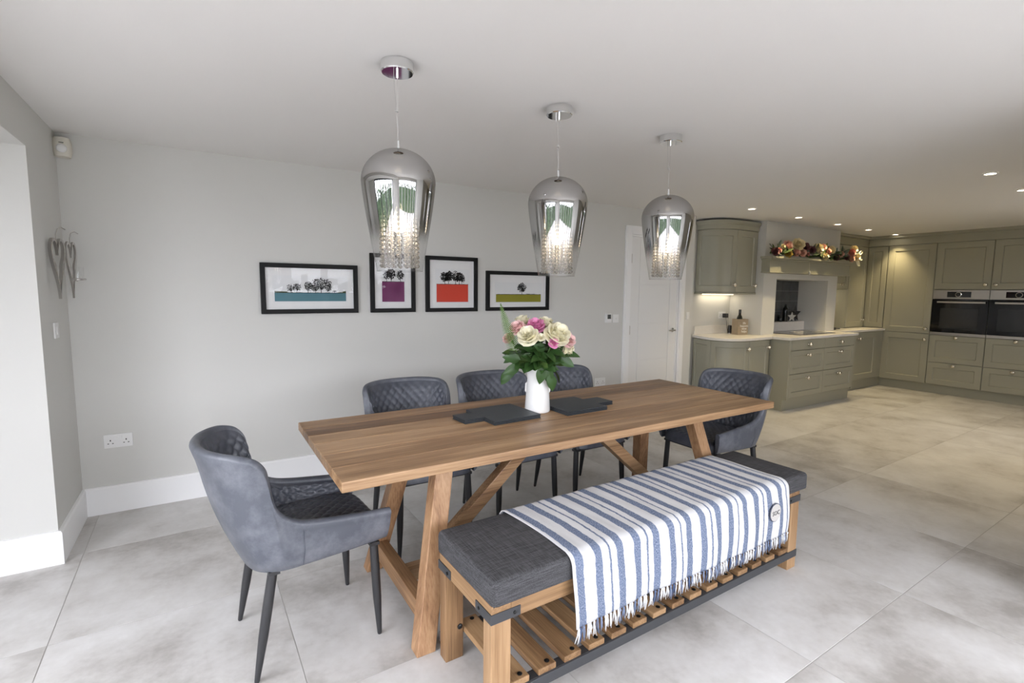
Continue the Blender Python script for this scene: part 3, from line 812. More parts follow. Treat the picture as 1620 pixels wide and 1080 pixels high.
# ------------------------------------------------------------------ chairs
def chair():
    root = thing('dining_chair', 'x', 'chair', (0, 0, 0))
    Th = [(.285, .262, .548), (.20, .267, .556), (.10, .271, .566), (.0, .274, .578), (-.07, .276, .592), (-.125, .278, .622), (-.158, .280, .662), (-.174, .282, .715), (-.184, .284, .77),
          (-.200, .284, .818), (-.235, .279, .856), (-.285, .258, .874), (-.335, .212, .880), (-.378, .140, .882), (-.398, .065, .882), (-.403, 0, .882)]
    Bh = [(.272, .236, .432), (.20, .243, .430), (.10, .248, .427), (.0, .250, .424), (-.06, .249, .422), (-.09, .248, .420), (-.11, .246, .419), (-.125, .243, .418), (-.140, .239, .417),
          (-.158, .232, .416), (-.182, .216, .413), (-.208, .190, .410), (-.228, .150, .407), (-.242, .095, .405), (-.249, .045, .405), (-.251, 0, .405)]
    def full(h): return [Vector(p) for p in h] + [Vector((p[0], -p[1], p[2])) for p in h[-2::-1]]
    T0, B0 = full(Th), full(Bh)
    def cr(P, sub):
        out = []
        for i in range(len(P) - 1):
            p0, p1, p2, p3 = P[max(i - 1, 0)], P[i], P[i + 1], P[min(i + 2, len(P) - 1)]
            for k in range(sub):
                t = k / sub
                out.append(0.5 * ((2 * p1) + (-p0 + p2) * t + (2 * p0 - 5 * p1 + 4 * p2 - p3) * t * t + (-p0 + 3 * p1 - 3 * p2 + p3) * t ** 3))
        out.append(P[-1]); return out
    T, B = cr(T0, 8), cr(B0, 8)
    n = len(T)
    nrm = []
    for i in range(n):
        d = B[min(i + 3, n - 1)] - B[max(i - 3, 0)]; d.z = 0
        d.normalize(); nrm.append(Vector((-d.y, d.x, 0)) * -1)
    # make sure normals point outward
    nrm = [v if v.dot(Vector((B[i].x + 0.02, B[i].y, 0)) - Vector((0.05, 0, 0))) > 0 else -v for i, v in enumerate(nrm)]
    th = 0.036
    shell_rows, lin_rows = [], []
    for i in range(n):
        t, b, o = T[i], B[i], nrm[i]
        row = []
        H = t.z - b.z
        inner_b = b - o * 0.012; inner_b.z = b.z - 0.004
        row.append(inner_b)
        for k in range(11):
            f = k / 10
            p = b.lerp(t, f) + o * (0.016 * sin(pi * min(1, f * 1.15)) * min(1, H / .3))
            if k == 0: p = b + Vector((0, 0, 0.004))
            row.append(p)
        c = t - o * (th / 2)
        for k in range(1, 7):
            a = pi * k / 7
            row.append(c + o * (cos(a) * th / 2) + Vector((0, 0, sin(a) * th / 2)))
        it = t - o * th
        row.append(it)
        row.append(it - Vector((0, 0, 0.010)))
        shell_rows.append(row)
        # lining
        ib = b - o * (th + 0.006); ib.z = 0.478
        if it.z < 0.60: pass
        lin = []
        NV = 64
        for k in range(NV + 1):
            f = k / NV
            p = (it - Vector((0, 0, 0.004))).lerp(ib, f)
            lin.append((p, o))
        lin_rows.append(lin)
    m = MB().grid(shell_rows)
    k = len(shell_rows[0])
    m.f.append(tuple(range(k))); o_ = (n - 1) * k; m.f.append(tuple(o_ + q for q in range(k))[::-1])
    obj('shell', m, 'leather_shell', root, smooth=True, autosmooth=1.3)
    # quilted lining
    arc = [0.0]
    for i in range(1, n):
        a = (T[i] + B[i]) / 2; b = (T[i - 1] + B[i - 1]) / 2; a.z = b.z = 0
        arc.append(arc[-1] + (a - b).length)
    mid = arc[-1] / 2
    PQ = 0.050
    rows = []
    for i, lin in enumerate(lin_rows):
        rr_ = []
        for k, (p, o) in enumerate(lin):
            f = k / 64
            u = (arc[i] - mid); v = p.z
            q = (abs(sin(pi * (u + v * 0.82) / PQ)) * abs(sin(pi * (u - v * 0.82) / PQ))) ** 0.36
            edge = min(1, f * 10) * min(1, (1 - f) * 8) * min(1, i / 8) * min(1, (n - 1 - i) / 8)
            rr_.append(p - o * (0.0135 * q * edge))
        rows.append(rr_)
    obj('backrest', MB().grid(rows), 'leather_quilt_shaded', root, smooth=True, autosmooth=2.5)
    # seat pad
    NS = 96; rows = []
    for i in range(NS + 1):
        row = []
        for j in range(NS + 1):
            a, b = -1 + 2 * i / NS, -1 + 2 * j / NS
            mxx = max(abs(a), abs(b))
            nn = (abs(a) ** 6 + abs(b) ** 6) ** (1 / 6) if mxx > 0 else 1
            sx2, sy2 = (a * mxx / nn, b * mxx / nn) if mxx > 0 else (0, 0)
            x = 0.035 + 0.252 * sx2; y = (0.232 - 0.03 * max(0, -sx2)) * sy2
            p = mxx
            z = 0.428 + 0.070 * max(0, 1 - p ** 12) ** 0.5 + 0.008 * (1 - sx2 * sx2) * (1 - sy2 * sy2)
            q = (abs(sin(pi * (x + y) / 0.050)) * abs(sin(pi * (x - y) / 0.050))) ** 0.45
            z += 0.0095 * q * (1 - p ** 10)
            row.append((x, y, z))
        rows.append(row)
    obj('seat', MB().grid(rows), 'leather_quilt_shaded', root, smooth=True, autosmooth=2.5)
    obj('seat_base', MB().box(-0.19, 0.25, -0.19, 0.19, 0.405, 0.43), 'black_metal', root, bevel=0.006)
    obj('seam', MB().tube([(-.075, s_ * 0.0, 0) for s_ in (0, 1)], 0.001, 4) if False else MB().tube([Vector((-.068, .2575, .43)), Vector((-.066, .2815, .50)), Vector((-.066, .2795, .575))], 0.0014, 5).tube([Vector((-.068, -.2575, .43)), Vector((-.066, -.2815, .50)), Vector((-.066, -.2795, .575))], 0.0014, 5), 'leather_quilt_shaded', root)
    for sx_, fx in ((1, 0.240), (-1, -0.240)):
        for sy_ in (-1, 1):
            top = Vector((sx_ * 0.185 if sx_ > 0 else -0.165, sy_ * 0.205, 0.428)); ft = Vector((fx, sy_ * 0.220, 0.0))
            if sx_ > 0: top.x = 0.225
            pts = [top.lerp(ft, f) for f in (0, .05, .35, .6, .85, .985, 1.0)]
            lg = obj('leg', MB().tube(pts, [.0175, .0175, .0185, .0175, .0125, .0095, .008], 16), 'black_metal', root, smooth=True)
            obj('collar', MB().box(top.x - 0.02, top.x + 0.02, top.y - 0.02, top.y + 0.02, 0.404, 0.418), 'black_metal', lg)
    return root
ch0 = chair()
CH = [((0.335, 2.225, 0), radians(4), 'grey leather tub chair at the near left end of the table'),
      ((1.085, 2.80, 0), radians(-90), 'grey quilted chair behind the table nearest the teal landscape print'),
      ((1.715, 2.80, 0), radians(-90), 'grey quilted chair behind the table, partly hidden by the white jug'),
      ((2.315, 2.80, 0), radians(-90), 'grey quilted chair behind the table, to the right of the white jug'),
      ((3.085, 2.235, 0), radians(180), 'grey quilted chair at the far end of the table before the kitchen')]
for i, (loc, rz, lab) in enumerate(CH):
    c = ch0 if i == 0 else copy_tree(ch0)
    c.location = loc; c.rotation_euler = (0, 0, rz); c['label'] = lab; c['category'] = 'chair'; c['group'] = 'grey leather chairs around the dining table'

# ------------------------------------------------------------------ pendant lights
def pendant():
    root = thing('pendant_light', 'x', 'pendant light', (0, 0, ZC))
    # origin at the ceiling; z measured downwards as negative
    cn = obj('ceiling_rose', MB().lathe([(0.0, -0.042), (0.062, -0.042), (0.066, -0.038), (0.066, -0.001), (0.0, -0.001)], 40), 'chrome', root, smooth=True, autosmooth=0.6)
    obj('grip', MB().lathe([(0.006, -0.062), (0.006, -0.042)], 12), 'chrome', cn, smooth=True)
    obj('cable', MB().tube([(0.0, 0, -0.05), (0.001, 0, -0.15), (-0.002, 0, -0.20), (0.001, 0, -0.345)], 0.0011, 6), 'chrome', root)
    obj('cable', MB().tube([(-0.016, 0.004, -0.042), (-0.013, 0.003, -0.10), (-0.006, 0, -0.185), (-0.003, 0, -0.22), (0.0, 0, -0.345)], 0.0011, 6), 'chrome', root)
    obj('cable_clamp', MB().lathe([(0.0, -0.009), (0.008, -0.006), (0.008, 0.006), (0.0, 0.009)], 10, (-0.004, 0, -0.188)), 'chrome', root, smooth=True)
    obj('cable_grip', MB().lathe([(0.0, -0.308), (0.004, -0.308), (0.006, -0.345), (0.0, -0.346)], 12), 'plastic_white', root, smooth=True)
    prof = []
    R0 = 0.152; zt = -0.342
    # dome then taper
    for k in range(0, 15):
        a = pi / 2 * (1 - k / 14)
        prof.append((max(0.012, R0 * cos(a)), zt - 0.135 * (1 - sin(a))))
    for k in range(1, 15):
        f = k / 14
        r = R0 + (0.094 - R0) * (f ** 1.22)
        prof.append((r, zt - 0.135 - (0.842 - 0.477) * f))
    outer = prof
    inner = [(max(0.010, r - 0.0022), z) for r, z in prof][::-1]
    obj('glass_shade', MB().lathe(outer, 64, cap=False), 'mirror_fade_glass', root, smooth=True, autosmooth=3)
    obj('shade_rim', MB().tube([(0.094 * cos(2 * pi * k / 48), 0.094 * sin(2 * pi * k / 48), -0.842) for k in range(48)], 0.0016, 6, closed=True), 'mirror_fade_glass', root, smooth=True)
    obj('top_cap', MB().lathe([(0.0, -0.339), (0.016, -0.340), (0.018, -0.345), (0.0, -0.347)], 20), 'steel_brushed', root, smooth=True)
    # lamp holder, bulb, bead frame
    obj('lamp_holder', MB().lathe([(0.0, -0.347), (0.012, -0.347), (0.012, -0.52), (0.020, -0.525), (0.020, -0.565), (0, -0.566)], 20), 'chrome', root, smooth=True)
    blb = obj('bulb', MB().lathe([(0.010, -0.566), (0.015, -0.585), (0.030, -0.625), (0.032, -0.648), (0.024, -0.675), (0.0, -0.685)], 20), 'bulb_glow', root, smooth=True)
    fm = MB()
    RB = 0.075
    fm.tube([(RB * cos(2 * pi * k / 32), RB * sin(2 * pi * k / 32), -0.572) for k in range(32)], 0.003, 6, closed=True)
    for k in range(3):
        a = 2 * pi * k / 3; fm.tube([(0.015 * cos(a), 0.015 * sin(a), -0.545), (RB * cos(a), RB * sin(a), -0.572)], 0.0022, 6)
    obj('bead_frame', fm, 'chrome', root, smooth=True)
    # one strand of faceted beads, shared by all strands
    sm = MB(); nb = 14
    for b in range(nb):
        z = -0.008 - b * 0.0185
        sm.lathe([(0.0, 0.0085), (0.0062, 0.0058), (0.0088, 0.0), (0.0062, -0.0058), (0.0, -0.0085)], 7, (0, 0, z))
    strand = sm.mesh('bead_strand', 'crystal')
    for k in range(18):
        a = 2 * pi * k / 18
        s = link('bead_strand', strand, root); s.location = (RB * cos(a), RB * sin(a), -0.572); s.rotation_euler = (0, 0, a)
    for k in range(8):
        a = 2 * pi * k / 8 + 0.2
        s = link('bead_strand', strand, root); s.location = (0.045 * cos(a), 0.045 * sin(a), -0.572); s.rotation_euler = (0, 0, a)
    ld = bpy.data.lights.new('bulb_light', 'POINT'); ld.energy = 0.55; ld.color = (1.0, 0.80, 0.55); ld.shadow_soft_size = 0.03
    lo = link('bulb_light', ld, root); lo.location = (0, 0, -0.70)
    return root
PN = [((0.720, 2.075), 'mirrored glass pendant nearest the camera, over the left of the table'),
      ((1.575, 2.115), 'middle of the three mirrored glass pendants over the table'),
      ((2.408, 2.128), 'farthest mirrored glass pendant, hanging before the white door')]
p0 = pendant()
for i, ((x, y), lab) in enumerate(PN):
    p = p0 if i == 0 else copy_tree(p0)
    p.location = (x, y, ZC); p.rotation_euler = (0, 0, YAW * -1 + 0.1 * i)
    tag(p, lab, 'pendant light', 'mirrored glass pendants over the table')

# ------------------------------------------------------------------ framed prints
def leafy_tree(m, cx, z0, h, wd, rr, dense, lean=0.0):
    # flat silhouette: trunk, branches, leaf flecks
    def seg(a, b, wa, wb):
        d = Vector((b[0] - a[0], b[1] - a[1])); n_ = Vector((-d.y, d.x)); 
        if n_.length == 0: return
        n_.normalize()
        m.add([(a[0] - n_.x * wa, 0, a[1] - n_.y * wa), (a[0] + n_.x * wa, 0, a[1] + n_.y * wa), (b[0] + n_.x * wb, 0, b[1] + n_.y * wb), (b[0] - n_.x * wb, 0, b[1] - n_.y * wb)], [(0, 1, 2, 3)])
    ccx, ccz, rx, rz = cx + lean, z0 + h * 0.62, wd / 2, h * 0.40
    top = (ccx, ccz)
    tw = max(0.0016, h * 0.024)
    seg((cx, z0), (cx + lean * .5, z0 + h * 0.35), tw, tw * .7)
    for k in range(16):
        a = pi * (0.04 + 0.92 * (k + rr.random() * .7) / 16)
        r = rr.uniform(0.65, 0.98)
        e = (ccx + rx * r * cos(a), ccz + rz * r * sin(a) - rz * 0.08)
        base = (cx + lean * .5, z0 + h * rr.uniform(0.22, 0.38))
        midp = ((base[0] + e[0]) / 2 + rr.uniform(-.1, .1) * rx, (base[1] + e[1]) / 2 + rr.uniform(0, .1) * rz)
        seg(base, midp, tw * .45, tw * .3); seg(midp, e, tw * .3, tw * .15)
    for k in range(dense):
        a = rr.uniform(0, 2 * pi); r = sqrt(rr.random()) * rr.uniform(.8, 1.05)
        x = ccx + rx * r * cos(a); z = ccz + rz * r * sin(a)
        if z < z0 + h * .16: continue
        s = rr.uniform(0.045, 0.085) * h * (0.7 if dense > 140 else 0.95)
        q0 = rr.uniform(0, 6.28); n_ = 5
        m.add([(x + s * rr.uniform(.55, 1) * cos(q0 + 2 * pi * j / n_), 0, z + s * rr.uniform(.45, .9) * sin(q0 + 2 * pi * j / n_)) for j in range(n_)], [tuple(range(n_))])
def picture(label, x0, x1, z0, z1, field, fcol, trees, ground=None, seed=1):
    cx, cz = (x0 + x1) / 2, (z0 + z1) / 2
    root = thing('framed_print', label, 'picture', (cx, YB - 0.001, z0), 0, 'framed tree prints on the wall')
    W, Hh = (x1 - x0) / 2, z1 - z0
    b, dpt = 0.033, 0.030
    fm = MB()
    # mitred frame
    def ring(w, zA, zB): return [(-w, zA), (w, zA), (w, zB), (-w, zB)]
    o_, i_ = ring(W, 0, Hh), ring(W - b, b, Hh - b)
    vs = [(x, 0, z) for x, z in o_] + [(x, -dpt, z) for x, z in o_] + [(x, -dpt, z) for x, z in i_] + [(x, 0, z) for x, z in i_]
    fs = []
    for k in range(4):
        k2 = (k + 1) % 4
        fs += [(k, k2, 4 + k2, 4 + k), (4 + k, 4 + k2, 8 + k2, 8 + k), (8 + k, 8 + k2, 12 + k2, 12 + k), (12 + k, 12 + k2, k2, k)]
    fm.add(vs, fs)
    obj('frame', fm, 'picture_black', root, bevel=0.0015, seg=1)
    obj('mount', MB().box(-W + b - .002, W - b + .002, -0.010, -0.004, b - .002, Hh - b + .002), 'mount_card', root)
    fx0, fx1, fz0, fz1, ptop = [v - cx for v in field[:2]] + [v - z0 for v in field[2:]]
    pr = obj('print', MB().box(fx0 - 0.012, fx1 + 0.012, -0.0112, -0.0095, fz0 - 0.012, ptop), 'print_paper', root)
    obj('colour_field', MB().box(fx0, fx1, -0.0118, -0.0111, fz0, fz1), fcol, pr)
    rr = random.Random(seed)
    for (tx, th_, tw_, den, ln_) in trees:
        m = MB(); leafy_tree(m, tx - cx, fz1 - 0.004, th_, tw_, rr, den, ln_)
        t = obj('tree', m, 'ink_black', pr); t.location = (0, -0.0122, 0)
    g = MB(); xx = fx0
    pts = []
    while xx < fx1:
        s = rr.uniform(0.004, 0.012); hgt = rr.uniform(0.0015, 0.004)
        g.add([(xx, 0, fz1 - 0.001), (min(fx1, xx + s), 0, fz1 - 0.001), (min(fx1, xx + s), 0, fz1 + hgt), (xx, 0, fz1 + hgt)], [(0, 1, 2, 3)]); xx += s
    t = obj('hedgerow', g, 'ink_black', pr); t.location = (0, -0.0121, 0)
    if ground:
        for poly in ground:
            t = obj('bank', MB().add([(a - cx, 0, c - z0) for a, c in poly], [tuple(range(len(poly)))]), 'ink_olive_dark', pr); t.location = (0, -0.0123, 0)
    obj('pane', MB().box(-W + b - .001, W - b + .001, -0.0205, -0.019, b - .001, Hh - b + .001), 'picture_glass', root)
picture('wide black framed print of trees over a teal field', 0.365, 1.063, 1.294, 1.668, (0.457, 0.972, 1.386, 1.450, 1.580), 'ink_teal',
        [(0.572, 0.066, 0.058, 60, -.004), (0.610, 0.074, 0.062, 70, .004), (0.690, 0.088, 0.066, 90, .004), (0.745, 0.075, 0.06, 70, 0), (0.785, 0.118, 0.150, 240, .004), (0.838, 0.07, 0.06, 60, 0), (0.885, 0.028, 0.04, 30, 0)],
        [[(0.457, 1.450), (0.545, 1.450), (0.545, 1.4585), (0.457, 1.462)], [(0.90, 1.450), (0.972, 1.450), (0.972, 1.466)]], 11)
picture('upright narrow black framed print of trees over a purple field', 1.165, 1.545, 1.293, 1.773, (1.262, 1.452, 1.380, 1.545, 1.660), 'ink_purple',
        [(1.302, 0.092, 0.062, 80, 0), (1.340, 0.112, 0.080, 120, 0), (1.418, 0.096, 0.070, 90, 0)], None, 12)
picture('upright black framed print of trees over a red field', 1.642, 2.140, 1.291, 1.773, (1.743, 2.050, 1.376, 1.532, 1.665), 'ink_red',
        [(1.822, 0.110, 0.085, 130, 0), (1.856, 0.118, 0.085, 130, .004), (1.925, 0.122, 0.095, 150, 0), (1.960, 0.112, 0.085, 110, .003), (1.985, 0.085, 0.06, 70, .006)], None, 13)
picture('wide black framed print of a lone tree over an olive field', 2.234, 2.942, 1.293, 1.662, (2.340, 2.850, 1.373, 1.445, 1.560), 'ink_olive',
        [(2.628, 0.112, 0.105, 135, 0), (2.70, 0.016, 0.07, 26, 0), (2.76, 0.014, 0.06, 22, 0)], None, 14)

# ------------------------------------------------------------------ wall fittings
def socket_plate(name, label, cat, x, z, wd, hg, kind, y=YB):
    root = thing(name, label, cat, (x, y, z))
    obj('plate', MB().box(-wd / 2, wd / 2, -0.008, 0, -hg / 2, hg / 2), 'plastic_white', root, bevel=0.002)
    if kind == 'double':
        for s in (-1, 1):
            cx = s * wd * 0.27
            for dx, dz, w, h in ((0, 0.004, 0.006, 0.010), (-0.012, -0.016, 0.008, 0.005), (0.012, -0.016, 0.008, 0.005)):
                obj('pin_slot', MB().box(cx + dx - w / 2, cx + dx + w / 2, -0.0088, -0.0078, dz - h / 2, dz + h / 2), 'slot_black', root)
            obj('rocker', MB().box(s * 0.012 - 0.008, s * 0.012 + 0.008, -0.011, -0.007, 0.014, 0.032), 'plastic_white', root, bevel=0.001)
    elif kind == 'rocker':
        obj('rocker', MB().box(-0.014, 0.014, -0.012, -0.007, -0.022, 0.022), 'plastic_white', root, bevel=0.001)
    elif kind == 'dial':
        obj('flex_outlet', MB().lathe([(0.012, 0), (0.012, 0.006), (0.0, 0.007)], 16, (0.012, -0.008, 0), 'y'), 'plastic_white', root, smooth=True)
    elif kind == 'thermo':
        obj('display', MB().box(-0.022, 0.028, -0.0205, -0.0195, -0.008, 0.040), 'screen_dark', obj('housing', MB().box(-0.040, 0.040, -0.020, -0.007, -0.046, 0.046), 'plastic_white', root, bevel=0.003))
        for k in (-1, 0, 1): obj('button', MB().box(k * 0.02 - 0.006, k * 0.02 + 0.006, -0.0215, -0.0195, -0.032, -0.024), 'plastic_white', root)
    return root
socket_plate('double_socket', 'white double power socket low on the wall by the left corner', 'socket', -0.510, 0.478, 0.152, 0.090, 'double')
socket_plate('double_socket', 'white double power socket low on the wall behind the chairs', 'socket', 3.660, 0.50, 0.150, 0.090, 'double')
socket_plate('thermostat', 'white wall thermostat with dark square screen beside the door', 'thermostat', 3.752, 1.193, 0.09, 0.096, 'thermo')
socket_plate('wall_plate', 'blank pale plate directly right of the thermostat', 'switch', 3.862, 1.188, 0.088, 0.088, 'dial')
socket_plate('light_switch', 'white light switch on the wall strip right of the door', 'switch', 5.050, 1.197, 0.055, 0.088, 'rocker')
sw = socket_plate('light_switch', 'white light switch on the left wall under the metal heart', 'switch', 0, 0, 0.088, 0.088, 'rocker')
sw.location = (XL, 3.735, 1.235); sw.rotation_euler = (0, 0, pi / 2)
socket_plate('double_socket', 'double socket above the worktop behind the wooden bottle box', 'socket', 6.005, 1.178, 0.150, 0.090, 'double', YK)
ms = thing('motion_sensor', 'cream motion sensor high in the left corner', 'sensor', (-0.690, YB - 0.002, 2.245))
obj('housing', MB().lathe([(0.0, 0.0), (0.040, 0.006), (0.047, 0.035), (0.047, 0.085), (0.040, 0.115), (0.0, 0.124)], 20, (0.018, -0.040, 0)), 'plastic_cream', ms, smooth=True)
obj('lens', MB().lathe([(0.026, 0), (0.024, 0.008), (0.015, 0.014), (0, 0.016)], 18, (0.022, -0.082, 0.050), 'y'), 'plastic_white', ms, smooth=True)
obj('indicator', MB().box(0.012, 0.034, -0.090, -0.084, 0.080, 0.083), 'slot_black', ms)

def heart_pts(w, h, n=40):
    pts = []
    for k in range(n):
        t = 2 * pi * k / n
        x = 16 * sin(t) ** 3; y = 13 * cos(t) - 5 * cos(2 * t) - 2 * cos(3 * t) - cos(4 * t)
        yy = (y + 17) / 29.0
        pts.append((x / 16 * w / 2 * (0.35 + 0.65 * min(1, yy * 1.15)), yy * h))
    return pts
def heart(label, loc, w, h, dep, tray):
    root = thing('metal_heart', label, 'ornament', loc, radians(-35))
    P = heart_pts(w, h); m = MB(); tk = 0.006
    o_ = [(x, z) for x, z in P]
    cxz = (0, h * .58)
    i_ = [(x + (cxz[0] - x) * tk * 2.4 / max(0.02, hypot(cxz[0] - x, cxz[1] - z)), z + (cxz[1] - z) * tk * 2.4 / max(0.02, hypot(cxz[0] - x, cxz[1] - z))) for x, z in P]
    n = len(P); vs = []
    for (pl, d) in ((o_, 0.0), (o_, dep), (i_, dep), (i_, 0.0)):
        vs += [(d, y, z) for y, z in pl]
    fs = []
    for k in range(n):
        k2 = (k + 1) % n
        for q in range(4):
            q2 = (q + 1) % 4
            fs.append((q * n + k, q * n + k2, q2 * n + k2, q2 * n + k))
    m.add(vs, fs)
    obj('heart_band', m, 'hammered_metal', root, smooth=True)
    obj('wall_pin', MB().tube([(dep * .5, 0, h * .90), (-0.020, 0.016, h * .90)], 0.003, 6), 'hammered_metal', root, smooth=True)
    obj('hook', MB().tube([(dep * .5, 0, h * .86), (dep * .5, 0, h + 0.02), (dep * .6, 0.01, h + 0.05), (dep * .8, 0.03, h + 0.06), (dep, 0.05, h + 0.05)], 0.0025, 6), 'hammered_metal', root, smooth=True)
    if tray:
        obj('candle_tray', MB().lathe([(0.0, 0), (0.036, 0.0), (0.038, 0.006), (0.034, 0.012), (0.0, 0.010)], 20, (dep + 0.030, 0, h * .32)), 'hammered_metal', root, smooth=True)
        obj('glass_cup', MB().lathe([(0.026, 0.012), (0.028, 0.08)], 20, (dep + 0.030, 0, h * .32), cap=False), 'window_glass', root, smooth=True)
        obj('bracket', MB().box(0, dep + 0.02, -0.006, 0.006, h * .30, h * .32), 'hammered_metal', root)
    return root
heart('hammered metal heart hanging flat on the left wall', (XL + 0.030, 3.715, 1.412), 0.088, 0.335, 0.020, False)
heart('hammered metal heart with candle tray beside the wall corner', (XL + 0.050, 3.955, 1.412), 0.070, 0.335, 0.014, True)

# ------------------------------------------------------------------ slate place mats and coasters
SM = MB().box(-0.145, 0.145, -0.150, 0.150, 0, 0.0044).mesh('place_mat', 'slate_black', bevel=0.0012, seg=1)
SCo = MB().box(-0.062, 0.062, -0.066, 0.066, 0, 0.0044).mesh('slate_coaster', 'slate_black', bevel=0.0012, seg=1)
order = ['bottom', 'second lowest', 'second highest', 'top']
for side, (mx_, my_, ma), (cx_, cy_, ca) in (('left of the jug', (1.362, 2.292, 2), (1.163, 2.300, 4)), ('right of the jug', (1.808, 2.262, 1), (2.012, 2.265, 3))):
    for k in range(4):
        o = link('place_mat', SM); o.location = (mx_ + RND.uniform(-.002, .002), my_ + RND.uniform(-.002, .002), TZ + 0.0003 + k * 0.0056); o.rotation_euler = (0, 0, radians(ma + RND.uniform(-.5, .5)))
        tag(o, 'large black slate mat, %s of the stack %s' % (order[k], side), 'place mat', 'slate mats on the table')
        o = link('slate_coaster', SCo); o.location = (cx_ + RND.uniform(-.002, .002), cy_ + RND.uniform(-.002, .002), TZ + 0.0003 + k * 0.0056); o.rotation_euler = (0, 0, radians(ca + RND.uniform(-.5, .5)))
        tag(o, 'small black slate coaster, %s of the pile %s' % (order[k], side), 'coaster', 'slate coasters on the table')

# ------------------------------------------------------------------ jug with roses
JX, JY = 1.582, 2.282
jug = thing('flower_jug', 'tall white ceramic jug holding roses on the table', 'jug', (JX, JY, TZ))
pr_ = [(0.0, 0.004), (0.070, 0.0), (0.079, 0.004), (0.080, 0.012), (0.077, 0.06), (0.072, 0.12), (0.067, 0.18), (0.0645, 0.22), (0.066, 0.245), (0.0655, 0.25),
       (0.0620, 0.245), (0.0605, 0.22), (0.063, 0.18), (0.068, 0.12), (0.072, 0.05), (0.0, 0.03)]
pr_ = [(r * 0.89, z * 1.04) for r, z in pr_]
jm = MB().lathe(pr_, 48)
for i, v in enumerate(jm.v):      # pulled spout to the left
    x, y, z = v
    a = atan2(y, x) - radians(150)
    a = (a + pi) % (2 * pi) - pi
    if z > 0.19:
        k = max(0, cos(a)) ** 10 * ((z - 0.19) / 0.06) ** 1.5
        jm.v[i] = (x * (1 + 0.38 * k), y * (1 + 0.38 * k), z + 0.020 * k)
jb = obj('body', jm, 'ceramic_white', jug, smooth=True, autosmooth=1.5)
ha = radians(60)
obj('handle', MB().tube([(cos(ha) * r, sin(ha) * r, z) for r, z in ((0.054, 0.225), (0.077, 0.232), (0.095, 0.20), (0.098, 0.15), (0.085, 0.10), (0.062, 0.075))], [0.007, 0.008, 0.008, 0.008, 0.007, 0.007], 10), 'ceramic_white', jug, smooth=True)
for s in (-1, 1):
    a = -YAW + (0 if s > 0 else pi)
    obj('lug', MB().tube([(cos(a) * r, sin(a) * r, z) for r, z in ((0.058, 0.165), (0.0655, 0.158), (0.0665, 0.14), (0.0675, 0.118), (0.061, 0.108))], 0.0045, 8), 'ceramic_white', jug, smooth=True)

def bloom_mesh(name, mat, seed, R=0.042, openness=1.0):
    rr = random.Random(seed); m = MB()
    layers = [(3, 0.20, 0.95, 5), (4, 0.38, 0.98, 14), (5, 0.58, 0.95, 28), (5, 0.80, 0.84, 46), (6, 1.0, 0.62, 66)]
    for li, (cnt, rad, hgt, tilt) in enumerate(layers):
        for k in range(cnt):
            a0 = 2 * pi * k / cnt + li * 0.7 + rr.uniform(-.2, .2)
            wdt = R * (0.55 + 0.75 * rad)
            tl = radians(tilt * openness + rr.uniform(-6, 6))
            rows = []
            for i in range(6):
                f = i / 5
                row = []
                for j in range(7):
                    g = (j / 6 - 0.5) * 2
                    ww = wdt * (0.45 + 0.75 * sin(pi * min(1, f * .72 + .08))) * (1 - .18 * f ** 4)
                    lat = g * ww * 0.5
                    hh = f * R * 1.25 * hgt
                    outw = R * rad * 0.28 + sin(tl) * hh * 0.75 + (f ** 4) * R * 0.18 * openness
                    zz = cos(tl) * hh - (f ** 6) * R * 0.10 * openness - abs(g) ** 3 * R * 0.10
                    curl = -(g * g) * ww * 0.30 * (1 - rad * .35)
                    r_l = outw + curl
                    x = r_l * cos(a0) - lat * sin(a0); y = r_l * sin(a0) + lat * cos(a0)
                    row.append((x, y, zz - R * .35))
                rows.append(row)
            m.grid(rows)
    me = m.mesh(name, mat, smooth=True, autosmooth=3)
    return me
def leaf_mesh(name, mat, L=0.06, W=0.036, droop=0.25, n=7):
    rows = []
    for i in range(n + 1):
        f = i / n; w = W / 2 * (sin(pi * f ** 0.8) ** 0.8) if 0 < f < 1 else 0.0004
        z = -droop * L * f * f
        rows.append([(f * L, -w, z + 0.10 * w), (f * L, -w * .5, z - .06 * w), (f * L, 0, z - 0.22 * w), (f * L, w * .5, z - .06 * w), (f * L, w, z + 0.10 * w)])
    return MB().grid(rows).mesh(name, mat, smooth=True, autosmooth=3)
BLOOM = {k: [bloom_mesh('bloom', m, s, 0.042, o) for s, o in ((1, 1.0), (2, 0.85))] for k, m in (('cream', 'rose_cream'), ('pink', 'rose_pink'), ('blush', 'rose_blush'))}
LEAF = [leaf_mesh('leaf', 'leaf_green', 0.064, 0.040, 0.3), leaf_mesh('leaf', 'leaf_green', 0.072, 0.046, 0.5), leaf_mesh('leaf', 'leaf_light', 0.056, 0.034, 0.2)]
CALYX = MB().lathe([(0.003, -0.03), (0.010, -0.020), (0.014, -0.008), (0.010, 0.0)], 10).mesh('calyx', 'stem_green', smooth=True)
def aim(o, d, roll=0.0):
    q = Vector(d).to_track_quat('Z', 'Y'); o.rotation_mode = 'QUATERNION'
    o.rotation_quaternion = q @ Matrix.Rotation(roll, 4, 'Z').to_quaternion()
rsd = random.Random(21)
